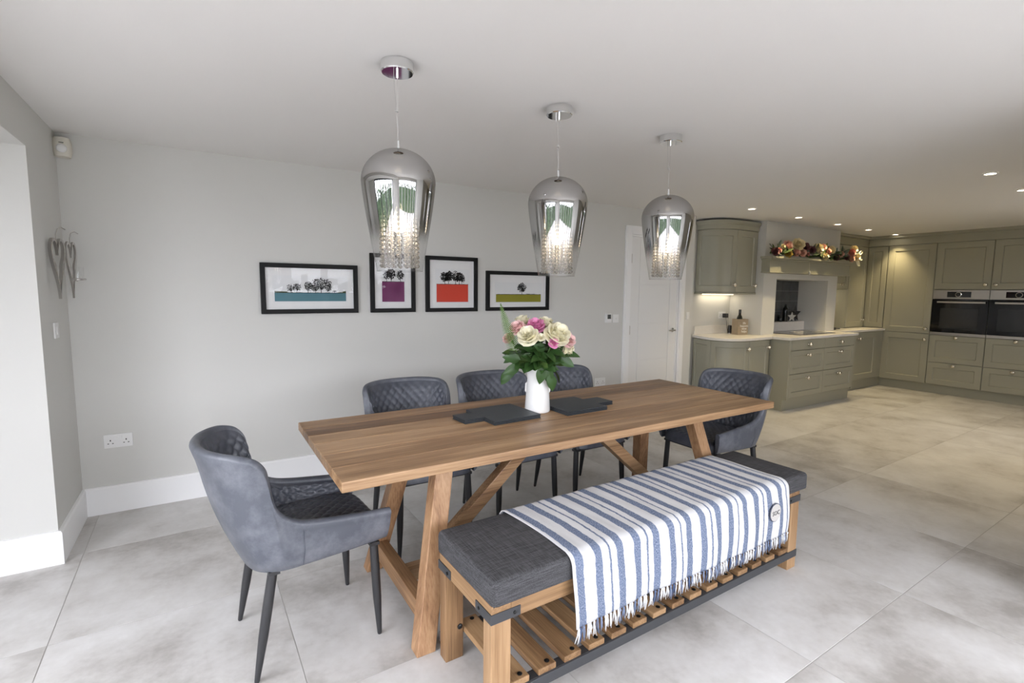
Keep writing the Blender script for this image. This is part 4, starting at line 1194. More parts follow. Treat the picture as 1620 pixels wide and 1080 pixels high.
# (right, towards camera, z above table, colour, scale, label); right along image, in metres
ROSES = [(-0.070, 0.085, 0.435, 'cream', 1.08, 'open cream rose at the front left of the bouquet'),
         (0.115, 0.070, 0.440, 'cream', 1.40, 'largest open cream rose at the right of the bouquet'),
         (-0.018, 0.015, 0.495, 'pink', 0.92, 'bright pink rose at the top middle of the bouquet'),
         (-0.135, 0.035, 0.480, 'blush', 0.88, 'blush pink rose at the upper left beside the fern'),
         (0.188, 0.035, 0.410, 'blush', 0.86, 'pink rose at the far right edge of the bouquet'),
         (-0.105, -0.050, 0.510, 'cream', 0.95, 'cream rose at the top left, behind the blush rose'),
         (0.045, -0.035, 0.500, 'cream', 1.00, 'cream rose at the top, behind the bright pink rose'),
         (0.190, 0.020, 0.345, 'cream', 0.80, 'cream rose drooping low at the right side'),
         (0.090, 0.120, 0.395, 'pink', 0.50, 'small pink rosebud under the largest cream rose'),
         (-0.195, -0.010, 0.410, 'blush', 0.66, 'pale rose half hidden behind the fern frond'),
         (0.012, 0.105, 0.432, 'cream', 0.42, 'tiny cream rosebud between the two front cream roses')]
RV = Vector((r_.x, r_.y, 0)).normalized(); CV = Vector((-w_.x, -w_.y, 0)).normalized()
for i, (a, c, z, colr, scl, lab) in enumerate(ROSES):
    a *= 0.84; c *= 0.9; z = 0.40 + (z - 0.40) * 0.85; scl *= 1.42
    head = RV * a + CV * c + Vector((0, 0, z))
    rs = thing('rose', lab, 'flower', (JX, JY, TZ), 0, 'roses in the white jug')
    base = Vector((a * 0.12, c * 0.10, 0.10)); 
    mouth = Vector((head.x * 0.22, head.y * 0.22, 0.255))
    if mouth.xy.length > 0.040: mouth.xy = mouth.xy.normalized() * 0.040
    d = (head - mouth).normalized()
    dd = (d + CV * 0.55 * (1 if c > -0.02 else .5) + RV * (a * 1.2) + Vector((0, 0, 0.05))).normalized()
    if 'drooping' in lab: dd = (RV * .8 + CV * .3 + Vector((0, 0, -.15))).normalized()
    neck = head - dd * 0.03
    obj('stem', MB().tube([(mouth.x * .3, mouth.y * .3, 0.05), mouth, mouth.lerp(neck, .55) + Vector((0, 0, 0.01)), neck], 0.0026, 6), 'stem_green', rs, smooth=True)
    b = link('bloom', BLOOM[colr][i % 2], rs); b.location = head; b.scale = (scl,) * 3; aim(b, dd, rsd.uniform(0, 6))
    cxo = link('calyx', CALYX, rs); cxo.location = head - dd * 0.012 * scl; cxo.scale = (scl,) * 3; aim(cxo, dd)
    nl = 12
    for k in range(nl):
        f = rsd.uniform(0.0, 0.62)
        p = mouth.lerp(neck, f)
        ang = rsd.uniform(0, 2 * pi)
        dirv = Vector((cos(ang), sin(ang), rsd.uniform(-.45, .75))) + CV * 0.75 + RV * (a * 2.5)
        dirv.normalize()
        p = p + dirv * rsd.uniform(0.006, 0.048)
        lf = link('leaf', LEAF[rsd.randrange(3)], rs)
        X = dirv; Z = (CV * rsd.uniform(.3, 1.0) + Vector((rsd.uniform(-.5, .5), rsd.uniform(-.5, .5), rsd.uniform(.25, 1)))); Y = Z.cross(X).normalized(); Z = X.cross(Y)
        s = rsd.uniform(0.95, 1.5)
        lf.matrix_local = Matrix(((X.x * s, Y.x * s, Z.x * s, p.x), (X.y * s, Y.y * s, Z.y * s, p.y), (X.z * s, Y.z * s, Z.z * s, p.z), (0, 0, 0, 1)))
# hanging leaf sprigs over the rim
for lab, lst in (('drooping leafy sprig hanging over the left of the jug rim', ((-0.130, .03, 0.245, -1, -.5), (-0.155, .02, 0.235, -.8, -.8), (-0.105, .06, 0.262, -.9, -.2), (-0.10, .05, .30, -1, .2))),
                 ('drooping leafy sprig hanging over the right of the jug rim', ((0.045, .085, 0.26, .35, -1), (0.065, .08, 0.225, .25, -1), (0.02, .09, 0.265, -.2, -.8), (0.115, .04, 0.31, 1, -.3)))):
    sp = thing('leaf_sprig', lab, 'foliage', (JX, JY, TZ), 0, 'leaf sprigs in the white jug')
    a0, c0, z0 = lst[0][:3]
    obj('stem', MB().tube([(0, 0, 0.12), RV * a0 * .3 + CV * .02 + Vector((0, 0, 0.262)), RV * a0 + CV * c0 + Vector((0, 0, z0 + .012)), RV * lst[1][0] + CV * lst[1][1] + Vector((0, 0, lst[1][2]))], 0.0018, 6), 'stem_green', sp, smooth=True)
    for (a, c, z, da, dz) in lst:
        X = (RV * da * .7 + Vector((0, 0, dz)) + CV * .25).normalized(); Z = CV + Vector((0, 0, .35)); Y = Z.cross(X).normalized(); Z = X.cross(Y)
        p = RV * a + CV * c + Vector((0, 0, z)); s = 1.25
        lf = link('leaf', LEAF[1], sp)
        lf.matrix_local = Matrix(((X.x * s, Y.x * s, Z.x * s, p.x), (X.y * s, Y.y * s, Z.y * s, p.y), (X.z * s, Y.z * s, Z.z * s, p.z), (0, 0, 0, 1)))
# fern
fe = thing('fern_frond', 'upright green fern frond at the left of the bouquet', 'foliage', (JX, JY, TZ))
def fpt(f):
    return RV * (-0.045 - 0.165 * f ** 0.6) + CV * (0.035 + 0.03 * f) + Vector((0, 0, 0.24 + 0.365 * f))
sp_ = [fpt(k / 12) for k in range(13)]
obj('midrib', MB().tube([(0, 0, 0.10)] + sp_, [0.002] * 8 + [0.0015] * 6, 5), 'fern_green', fe, smooth=True)
fm = MB()
for k in range(30):
    f = 0.30 + 0.69 * k / 29; p = fpt(f); t = (fpt(min(1, f + .01)) - fpt(f - .01)).normalized()
    for s in (-1, 1):
        L_ = 0.044 * (1 - (k / 29) ** 1.6) + 0.006
        side = t.cross(CV).normalized() * s
        dv = (side + t * 0.55 + CV * 0.12).normalized(); wv = t
        q = [p + dv * (L_ * g) + wv * (0.0036 * (1 - g ** 2) * e) - CV * (0.15 * L_ * g * g) for g, e in ((0, -.6), (0.35, -1), (0.75, -.8), (1.0, 0), (0.75, .9), (0.35, 1), (0, .6))]
        fm.add(q, [tuple(range(7))])
obj('leaflets', fm, 'fern_green', fe)

# ------------------------------------------------------------------ kitchen helpers
def shaker(w, h, mapf, st=0.075, t=0.020, curved=False, plain_front=False, rec=0.012):
    def breaks(L, s, refine):
        if plain_front: b = [0, 0.003, L - 0.003, L]
        else: b = [0, 0.003, s, s + 0.008, L - s - 0.008, L - s, L - 0.003, L]
        if refine:
            out = []
            for a, c in zip(b, b[1:]):
                n = max(1, int((c - a) / 0.03))
                out += [a + (c - a) * k / n for k in range(n)]
            b = out + [L]
        return b
    us, zs_ = breaks(w, st, curved), breaks(h, st, False)
    def dep(u, z):
        e = min(u, w - u, z, h - z)
        if e < 0.002: return t - 0.003
        if plain_front: return t
        if u > st + 0.004 and u < w - st - 0.004 and z > st + 0.004 and z < h - st - 0.004: return t - rec
        return t
    m = MB()
    m.grid([[mapf(u, dep(u, z), z) for u in us] for z in zs_])
    # edges back to the carcass
    per = [(u, 0) for u in us] + [(w, z) for z in zs_[1:]] + [(u, h) for u in us[::-1][1:]] + [(0, z) for z in zs_[::-1][1:-1]]
    m.grid([[mapf(u, t - 0.003, z) for u, z in per], [mapf(u, 0.0, z) for u, z in per]], wrap=True)
    return m
KNOB = MB().lathe([(0.013, 0.0), (0.009, 0.010), (0.017, 0.016), (0.025, 0.024), (0.026, 0.032), (0.018, 0.042), (0.0, 0.045)], 20).mesh('knob', 'pewter', smooth=True)
def knob(parent, p, out):
    k = link('knob', KNOB, parent); k.location = p; k.rotation_euler = Vector(out).to_track_quat('Z', 'Y').to_euler()
    return k
class Path:
    def __init__(s, pts, sub=10):
        P = [Vector((a, b)) for a, b in pts]; out = []
        for i in range(len(P) - 1):
            p0, p1, p2, p3 = P[max(i - 1, 0)], P[i], P[i + 1], P[min(i + 2, len(P) - 1)]
            for k in range(sub):
                t = k / sub
                out.append(0.5 * ((2 * p1) + (-p0 + p2) * t + (2 * p0 - 5 * p1 + 4 * p2 - p3) * t * t + (-p0 + 3 * p1 - 3 * p2 + p3) * t ** 3))
        out.append(P[-1]); s.p = out
        s.u = [0.0]
        for a, b in zip(out, out[1:]): s.u.append(s.u[-1] + (b - a).length)
        s.L = s.u[-1]
    def at(s, u):
        u = min(max(u, 0), s.L)
        i = 0
        while i < len(s.u) - 2 and s.u[i + 1] < u: i += 1
        t = (u - s.u[i]) / (s.u[i + 1] - s.u[i]); p = s.p[i].lerp(s.p[i + 1], t)
        a, b = s.p[max(i - 1, 0)], s.p[min(i + 2, len(s.p) - 1)]
        d = (b - a).normalized(); return p, Vector((d.y, -d.x))
    def off(s, d, n=60):
        out = []
        for k in range(n + 1):
            p, nn = s.at(s.L * k / n); out.append((p.x + nn.x * d, p.y + nn.y * d))
        return out
    def near(s, pt):
        pt = Vector(pt); i = min(range(len(s.p)), key=lambda k: (s.p[k] - pt).length); return s.u[i]

WZ0, WZ1 = 0.903, 0.935
HX0, HX1, HYF = 6.145, 7.80, 3.425         # hob drawers: sides and face
RBY = 3.700                                # face of the base cabinet right of them
TOPZ = 2.238
# ---- curved base cabinet beside the door
bp = Path([(5.41, 4.298), (5.32, 4.12), (5.27, 3.95), (5.28, 3.80), (5.36, 3.68), (5.50, 3.62), (5.70, 3.605), (5.92, 3.615), (6.14, 3.635)])
cb = thing('curved_base_cabinet', 'sage grey curved base cabinet beside the white door', 'cabinet', (0, 0, 0))
poly = bp.off(-0.042) + [(6.14, 4.298), (5.45, 4.298)]
obj('body', MB().prism(poly, 0.15, WZ0 - 0.001), 'cabinet_paint', cb)
poly = bp.off(-0.085) + [(6.14, 4.298), (5.50, 4.298)]
obj('plinth', MB().prism(poly, 0.0, 0.15), 'cabinet_paint', cb)
def curved_door(path, u0, u1, z0, z1, parent, inset, st=0.075, knob_u=None, knob_z=None):
    def mp(u, d, z):
        p, n = path.at(u0 + u); return (p.x + n.x * (d - inset), p.y + n.y * (d - inset), z0 + z)
    o = obj('door', shaker(u1 - u0, z1 - z0, mp, st=st, curved=True), 'cabinet_paint', parent, smooth=True, autosmooth=0.5)
    if knob_u is not None:
        p, n = path.at(u0 + knob_u); knob(o, (p.x + n.x * (0.020 - inset), p.y + n.y * (0.020 - inset), knob_z), (n.x, n.y, 0))
ua, ub = bp.near((5.272, 3.915)), bp.near((5.64, 3.607))
curved_door(bp, 0.004, ua - 0.002, 0.155, 0.895, cb, 0.040, 0.06)
curved_door(bp, ua + 0.002, ub - 0.002, 0.155, 0.895, cb, 0.040, 0.07, ub - ua - 0.045, 0.80)
curved_door(bp, ub + 0.002, bp.L - 0.055, 0.155, 0.895, cb, 0.040, 0.07, bp.L - ub - 0.10, 0.80)
# ---- hob drawer unit
hu = thing('hob_drawer_unit', 'sage grey bank of six pan drawers under the hob', 'drawers', (0, 0, 0))
obj('body', MB().box(HX0, HX1, HYF + 0.021, 4.298, 0.15, WZ0 - 0.001), 'cabinet_paint', hu)
obj('post', MB().box(HX0 - 0.004, HX0 + 0.035, HYF + 0.002, HYF + 0.021, 0.15, WZ0 - 0.001).box(HX1 - 0.035, HX1 + 0.004, HYF + 0.002, HYF + 0.021, 0.15, WZ0 - 0.001), 'cabinet_paint', hu, bevel=0.002)
obj('plinth', MB().box(HX0, HX1, HYF + 0.055, 4.298, 0.0, 0.15), 'cabinet_paint', hu)
xm = 6.975
for x0, x1 in ((HX0 + 0.037, xm - 0.002), (xm + 0.002, HX1 - 0.037)):
    for z0, z1 in ((0.172, 0.466), (0.472, 0.764), (0.770, 0.897)):
        d = obj('drawer', shaker(x1 - x0, z1 - z0, lambda u, dd, z, x0=x0, z0=z0: (x0 + u, HYF + 0.020 - dd, z0 + z), st=0.062, plain_front=(z1 - z0 < 0.2)), 'cabinet_paint', hu)
        knob(d, ((x0 + x1) / 2, HYF, z1 - (0.062 if z1 < .85 else 0.064)), (0, -1, 0))
# ---- base cabinet to the right of the hob
rb = thing('base_cabinet', 'sage grey base cabinet in the corner right of the pan drawers', 'cabinet', (0, 0, 0))
obj('body', MB().box(HX1 + 0.006, XR + 0.019, RBY + 0.021, 4.298, 0.15, WZ0 - 0.001), 'cabinet_paint', rb)
obj('plinth', MB().box(HX1 + 0.006, XR + 0.06, RBY + 0.04, 4.298, 0.0, 0.15).box(XR + 0.055, XR + 0.10, 3.716, RBY + 0.04, 0, 0.15), 'cabinet_paint', rb)
obj('corner_post', MB().box(XR, XR + 0.06, 3.7165, 3.76, 0.15, WZ0 - 0.001), 'cabinet_paint', rb)
for x0, x1 in ((HX1 + 0.01, 8.35), (8.354, 9.12)):
    d = obj('door', shaker(x1 - x0, 0.74, lambda u, dd, z, x0=x0: (x0 + u, RBY + 0.020 - dd, 0.155 + z), st=0.09), 'cabinet_paint', rb)
    knob(d, (x0 + 0.16, RBY, 0.80), (0, -1, 0))
obj('filler', MB().box(9.124, XR, RBY + 0.004, RBY + 0.021, 0.155, 0.895), 'cabinet_paint', rb)
# ---- worktop
wp = bp.off(0.0, 70)
wpoly = wp[:-1] + [(HX0 - 0.03, 3.628), (HX0 - 0.03, HYF - 0.02), (HX1 + 0.03, HYF - 0.02), (HX1 + 0.03, RBY - 0.025), (XR - 0.002, RBY - 0.025), (XR - 0.002, 4.298)]
wt = tag(obj('worktop', MB().prism(wpoly, WZ0, WZ1), 'worktop_quartz', bevel=0.003), 'pale quartz worktop running along the kitchen wall', 'worktop')
tag(obj('upstand', MB().box(5.44, 6.165, 4.282, 4.299, WZ1 + 0.0005, 1.045), 'worktop_quartz'), 'low pale upstand behind the curved worktop end', 'upstand')
# ---- chimney breast with alcove
CX0, CX1, CYF, AX0, AX1, AZ = 6.17, 8.02, 3.83, 6.46, 7.76, 1.665
struct('wall_chimney', MB().box(CX0, AX0, CYF, YK, WZ1 + 0.001, ZC).box(AX1, CX1, CYF, YK, WZ1 + 0.001, ZC).box(AX0, AX1, CYF, YK, AZ, ZC).box(AX0, AX1, 4.262, YK, WZ1 + 0.001, AZ), 'wall_paint')
sb = tag(obj('splashback', MB().box(AX0 + .001, AX1 - .001, 4.258, 4.2615, 1.066, AZ - .001), 'grout'), 'dark slate tiled splashback inside the hob alcove', 'splashback')
tw, th_ = 0.2165, 0.1495
for i in range(6):
    for j in range(4):
        o = obj('tile', MB().box(AX0 + 0.002 + i * tw, AX0 + i * tw + tw - 0.002, 4.248, 4.258, 1.067 + j * th_, 1.067 + (j + 1) * th_ - 0.003), 'splash_tile', sb, bevel=0.001, seg=1)
tag(obj('alcove_ledge', MB().box(AX0 + .001, AX1 - .001, 4.130, 4.2475, WZ1 + 0.0005, 1.065), 'worktop_quartz', bevel=0.002), 'pale stone ledge along the back of the hob alcove', 'ledge')
hob = tag(obj('hob', MB().box(6.62, 7.52, 3.56, 4.08, WZ1 + 0.0003, WZ1 + 0.006), 'hob_glass', bevel=0.002), 'black glass hob set on the worktop under the alcove', 'hob')
for x, y, r in ((6.82, 3.70, .09), (6.82, 3.94, .07), (7.07, 3.84, .11), (7.32, 3.70, .07), (7.32, 3.94, .09)):
    obj('ring_mark', MB().tube([(x + r * cos(2 * pi * k / 32), y + r * sin(2 * pi * k / 32), WZ1 + 0.0062) for k in range(32)], 0.0012, 4, closed=True), 'steel_brushed', hob)
def star(name, label, x, y, z, R, r, t, mat, lean=0.0):
    P = [((R if k % 2 == 0 else r) * sin(pi * k / 5), (R if k % 2 == 0 else r) * cos(pi * k / 5)) for k in range(10)]
    zmin = min(p[1] for p in P); m = MB()
    n = len(P)
    vs = [(a, 0, b - zmin) for a, b in P] + [(0, -t, -zmin), (0, t, -zmin)]
    m.add(vs, [(k, (k + 1) % n, n) for k in range(n)] + [((k + 1) % n, k, n + 1) for k in range(n)])
    o = obj(name, m, mat); o.location = (x, y, z); o.rotation_euler = (0, 0, lean)
    return tag(o, label, 'ornament')
star('star_ornament', 'large dark star ornament on the alcove ledge', 7.63, 4.205, 1.0655, 0.130, 0.056, 0.020, 'star_dark', -0.15)
star('star_ornament', 'small whitewashed star ornament before the dark star', 7.47, 4.160, 1.0655, 0.080, 0.036, 0.018, 'star_white', -0.3)
bt = thing('oil_bottle', 'tall black bottle on the alcove ledge beside the stars', 'bottle', (7.36, 4.20, 1.0655))
obj('glass', MB().lathe([(0.0, 0), (0.034, 0), (0.036, 0.01), (0.036, 0.16), (0.034, 0.19), (0.016, 0.215), (0.014, 0.235), (0, 0.236)], 20), 'bottle_dark', bt, smooth=True)
obj('cap', MB().lathe([(0.016, 0.2365), (0.016, 0.252), (0.0, 0.252)], 16), 'black_metal', bt, smooth=True)
jr = thing('spice_jar', 'short dark jar at the left end of the alcove ledge group', 'jar', (7.23, 4.20, 1.0655))
obj('glass', MB().lathe([(0.0, 0), (0.030, 0), (0.032, 0.01), (0.032, 0.065), (0.026, 0.075), (0.0, 0.075)], 18), 'bottle_dark', jr, smooth=True)
obj('lid', MB().lathe([(0.027, 0.0755), (0.028, 0.095), (0.0, 0.096)], 18), 'black_metal', jr, smooth=True)
# ---- mantel shelf
mt = thing('mantel_shelf', 'sage grey mantel shelf across the chimney breast above the hob', 'shelf', (0, 0, 0))
obj('fascia', MB().box(6.10, 8.09, 3.715, 3.829, 1.752, 1.895), 'cabinet_paint', mt, bevel=0.002)
obj('shelf_board', MB().box(6.065, 8.125, 3.665, 3.829, 1.917, 1.945), 'cabinet_paint', mt, bevel=0.004)
obj('moulding', MB().box(6.082, 8.108, 3.690, 3.829, 1.895, 1.917), 'cabinet_paint', mt, bevel=0.006)
obj('lower_moulding', MB().box(6.09, 8.10, 3.705, 3.829, 1.738, 1.752), 'cabinet_paint', mt, bevel=0.003)
ho = thing('hanging_charm', 'tiny pale charm hanging from the middle of the mantel shelf', 'ornament', (6.99, 3.703, 1.73))
obj('cord', MB().tube([(0, -0.001, 0.20), (0, -0.004, 0.05)], 0.0014, 5), 'ribbon_cream', ho)
obj('charm', MB().lathe([(0.0, 0.05), (0.010, 0.04), (0.014, 0.02), (0.008, 0.0), (0.0, -0.004)], 12, (0, -0.006, 0)), 'star_white', ho, smooth=True)
# ---- garland
ga = thing('flower_garland', 'silk flower garland of roses and leaves lying along the mantel shelf', 'garland', (0, 0, 0))
SB = {k: bloom_mesh('flower', m, s, 0.062, 0.9) for s, (k, m) in enumerate((('cream', 'silk_cream'), ('pink', 'silk_pink'), ('blush', 'silk_blush'), ('mustard', 'silk_mustard'), ('plum', 'silk_plum')))}
SL = [leaf_mesh('leaf', 'silk_leaf', 0.11, 0.045, 0.25, 5), leaf_mesh('leaf', 'silk_leaf_grey', 0.10, 0.05, 0.2, 5), leaf_mesh('leaf', 'silk_leaf', 0.085, 0.035, 0.3, 5)]
GF = [('blush', 6.368, 2.078, 1.30), ('cream', 6.612, 2.110, 1.45), ('mustard', 6.422, 1.975, 1.0), ('blush', 6.587, 2.009, 0.95), ('blush', 6.729, 2.008, 0.90), ('plum', 6.780, 2.085, 1.15),
      ('plum', 6.105, 1.995, 0.95), ('cream', 6.278, 2.066, 0.60), ('cream', 7.141, 2.080, 1.35), ('blush', 7.267, 2.105, 0.95), ('pink', 7.333, 2.055, 1.25), ('cream', 7.463, 2.085, 1.05),
      ('cream', 7.285, 1.985, 1.0), ('plum', 7.628, 1.985, 0.90), ('cream', 8.09, 2.125, 1.05), ('pink', 8.03, 2.070, 1.1), ('cream', 8.15, 2.01, 1.05), ('blush', 8.03, 1.985, 0.95),
      ('plum', 6.954, 2.055, 1.0), ('pink', 6.19, 2.014, 0.7), ('blush', 7.76, 2.04, 0.8), ('plum', 7.88, 2.0, 0.8), ('pink', 6.86, 2.0, 0.7)]
rg = random.Random(8)
obj('vine', MB().tube([(6.10 + 2.05 * k / 24, 3.715 + 0.012 * sin(k * 1.3), 1.985 + 0.012 * sin(k * 2.1)) for k in range(25)], 0.014, 8), 'silk_leaf', ga, smooth=True)
for c, x, z, s in GF:
    o = link('flower', SB[c], ga); o.location = (x, 3.675 + rg.uniform(-.015, .015), max(z, 1.985)); o.scale = (s,) * 3
    aim(o, (rg.uniform(-.6, .2), -1, rg.uniform(.1, .7)), rg.uniform(0, 6))
for k in range(120):
    x = rg.uniform(6.08, 8.20)
    dx, dz = rg.uniform(-1, 1), rg.uniform(-.35, 1.0)
    if x < 6.25: dx = -abs(dx)
    if x > 8.02: dx = abs(dx)
    X = Vector((dx, rg.uniform(-.8, -.1), dz)).normalized(); Z = Vector((rg.uniform(-.4, .4), -1, rg.uniform(.2, .9))); Y = Z.cross(X).normalized(); Z = X.cross(Y)
    s = rg.uniform(.8, 1.25); p = (x, 3.70 + rg.uniform(-.02, .01), rg.uniform(1.985, 2.06))
    o = link('leaf', SL[rg.randrange(3)], ga)
    o.matrix_local = Matrix(((X.x * s, Y.x * s, Z.x * s, p[0]), (X.y * s, Y.y * s, Z.y * s, p[1]), (X.z * s, Y.z * s, Z.z * s, p[2]), (0, 0, 0, 1)))
for (x, z, a) in ((8.235, 2.055, .5), (8.225, 2.0, -.1), (8.20, 1.975, -.9)):
    rib = []
    for sgn in (-.006, .006):
        rib.append([(x + 0.055 * (1 - cos(t)) * cos(a) - 0.022 * sin(t) * sin(a), 3.665 + sgn * 1.6, z + 0.055 * (1 - cos(t)) * sin(a) + 0.022 * sin(t) * cos(a)) for t in [2 * pi * q / 20 for q in range(21)]])
    obj('ribbon_loop', MB().grid(rib), 'ribbon_cream', ga, smooth=True)
# ---- curved wall cabinet
cp = Path([(5.425, 4.298), (5.405, 4.20), (5.425, 4.09), (5.50, 4.00), (5.62, 3.952), (5.78, 3.935), (5.97, 3.932), (6.165, 3.932)])
cw = thing('curved_wall_cabinet', 'sage grey curved wall cabinet with two doors above the bottle box', 'cabinet', (0, 0, 0))
CZ0, CZ1 = 1.484, 2.268
obj('body', MB().prism(cp.off(-0.021) + [(6.165, 4.298)], CZ0, CZ1), 'cabinet_paint', cw)
obj('base_lip', MB().prism(cp.off(0.004) + [(6.165, 4.298)], CZ0 - 0.022, CZ0 - 0.0005), 'cabinet_paint', cw)
uc = cp.near((5.745, 3.938))
curved_door(cp, 0.004, uc - 0.002, CZ0 + 0.004, CZ1 - 0.004, cw, 0.020, 0.075, uc - 0.045, CZ0 + 0.10)
curved_door(cp, uc + 0.002, cp.L - 0.004, CZ0 + 0.004, CZ1 - 0.004, cw, 0.020, 0.075, cp.L - uc - 0.045, CZ0 + 0.09)
cm = MB(); prof = [(-0.02, CZ1), (0.004, CZ1), (0.010, CZ1 + 0.012), (0.010, CZ1 + 0.055), (0.028, CZ1 + 0.075), (0.034, CZ1 + 0.100), (0.034, CZ1 + 0.108), (-0.02, CZ1 + 0.108)]
N_ = 60; rows = []
for k in range(N_ + 1):
    p, n_ = cp.at(cp.L * k / N_); rows.append([(p.x + n_.x * d, p.y + n_.y * d, z) for d, z in prof])
cm.grid(rows)
cm.prism(cp.off(-0.02) + [(6.165, 4.298)], CZ1 + 0.001, CZ1 + 0.107)
obj('cornice', cm, 'cabinet_paint', cw, smooth=True, autosmooth=0.5)
sl = obj('light_strip', MB().box(5.52, 6.12, 4.22, 4.255, CZ0 - 0.030, CZ0 - 0.0225), 'strip_glow', cw)
ld = bpy.data.lights.new('strip_light', 'AREA'); ld.shape = 'RECTANGLE'; ld.size = 0.6; ld.size_y = 0.03; ld.energy = 0.55; ld.color = (1.0, 0.86, 0.62)
lo = link('strip_light', ld, cw); lo.location = (5.82, 4.237, CZ0 - 0.033)
# ---- wall cabinet right of the chimney and corner dresser
wc = thing('wall_cabinet', 'narrow sage grey wall cabinet between chimney breast and corner', 'cabinet', (0, 0, 0))
WY = 4.00
obj('body', MB().box(CX1 + 0.004, 8.728, WY + 0.021, 4.298, 1.55, TOPZ), 'cabinet_paint', wc)
d = obj('door', shaker(8.724 - CX1 - 0.008, TOPZ - 1.558, lambda u, dd, z: (CX1 + 0.008 + u, WY + 0.020 - dd, 1.554 + z)), 'cabinet_paint', wc)
knob(d, (8.50, WY, 1.63), (0, -1, 0))
obj('light_strip', MB().box(8.10, 8.65, 4.22, 4.25, 1.542, 1.5495), 'strip_glow', wc)
ld = bpy.data.lights.new('strip_light', 'AREA'); ld.shape = 'RECTANGLE'; ld.size = 0.5; ld.size_y = 0.03; ld.energy = 0.5; ld.color = (1.0, 0.84, 0.58)
lo = link('strip_light', ld, wc); lo.location = (8.38, 4.235, 1.538)
obj('cornice', MB().box(CX1 + 0.004, XR + 0.0, WY - 0.002, 4.298, TOPZ + 0.004, ZC - 0.042).box(CX1 + 0.004, XR + 0.0, WY - 0.055, 4.298, ZC - 0.042, ZC - 0.001).box(XR - 0.002, XW - 0.002, 3.716, 4.298, TOPZ + 0.004, ZC - 0.042).box(XR - 0.055, XW - 0.002, 3.716, 4.298, ZC - 0.042, ZC - 0.001), 'cabinet_paint', wc, bevel=0.004)
cd = thing('corner_dresser', 'sage grey dresser cabinet standing on the worktop in the corner', 'cabinet', (0, 0, 0))
obj('body', MB().box(8.732, XR + 0.021, WY + 0.021, 4.298, WZ1 + 0.003, TOPZ).box(XR + 0.021, XW - 0.002, 3.722, 4.298, WZ1 + 0.003, TOPZ), 'cabinet_paint', cd)
d = obj('door', shaker(XR - 0.004 - 8.736, TOPZ - 0.955, lambda u, dd, z: (8.736 + u, WY + 0.020 - dd, WZ1 + 0.016 + z)), 'cabinet_paint', cd)
knob(d, (XR - 0.06, WY, 1.06), (0, -1, 0))
d = obj('door', shaker(0.272, TOPZ - 0.955, lambda u, dd, z: (XR + 0.020 - dd, 3.996 - u, WZ1 + 0.016 + z), st=0.07), 'cabinet_paint', cd)
# ---- tall units with two ovens
def xdoor(parent, name, y0, z0, z1, wd, st=0.085, kn=None):
    o = obj(name, shaker(wd, z1 - z0, lambda u, dd, z: (XR + 0.020 - dd, y0 - u, z0 + z), st=st), 'cabinet_paint', parent)
    if kn: knob(o, (XR, y0 - kn[0], kn[1]), (-1, 0, 0))
    return o
def tall(label, y0, y1, kind):
    t = thing('tall_cabinet', label, 'cabinet', (0, 0, 0), 0, 'tall cabinets on the kitchen end wall')
    x0 = XR + 0.021
    if kind == 'oven':
        obj('body', MB().box(x0, XW - 0.002, y1 + .001, y0 - .001, 0.15, 0.885).box(x0, XW - 0.002, y1 + .001, y0 - .001, 1.555, TOPZ)
            .box(x0, XW - 0.002, y1 + .001, y1 + .014, 0.885, 1.555).box(x0, XW - 0.002, y0 - .014, y0 - .001, 0.885, 1.555).box(XW - .03, XW - .002, y1 + .014, y0 - .014, .885, 1.555), 'cabinet_paint', t)
    else:
        obj('body', MB().box(x0, XW - 0.002, y1 + .001, y0 - .001, 0.15, TOPZ), 'cabinet_paint', t)
    obj('plinth', MB().box(XR + 0.055, XW - 0.002, y1, y0, 0, 0.15), 'cabinet_paint', t)
    obj('cornice', MB().box(XR - 0.002, XW - 0.002, y1, y0, TOPZ + 0.004, ZC - 0.042).box(XR - 0.055, XW - 0.002, y1, y0, ZC - 0.042, ZC - 0.001), 'cabinet_paint', t)
    w = y0 - y1 - 0.008; yy = y0 - 0.004
    if kind == 'oven':
        xdoor(t, 'door', yy, 1.560, TOPZ, w, 0.085, (w - 0.05 if y0 > 3 else 0.05, 1.625))
        xdoor(t, 'drawer', yy, 0.476, 0.880, w, 0.075, (w / 2, 0.855))
        xdoor(t, 'drawer', yy, 0.140, 0.470, w, 0.075, (w / 2, 0.440))
    else:
        xdoor(t, 'door', yy, 0.895, TOPZ, w, 0.085, (w - 0.045, 0.965))
        xdoor(t, 'door', yy, 0.140, 0.889, w, 0.085, (w - 0.045, 0.800))
    return t
tall('plain tall sage grey cabinet left of the ovens', 3.715, 3.096, 'plain')
tall('tall sage grey cabinet framing the left oven', 3.096, 2.456, 'oven')
tall('tall sage grey cabinet framing the right oven', 2.456, 1.826, 'oven')
tall('tall sage grey cabinet beyond the right oven', 1.826, 1.20, 'plain')
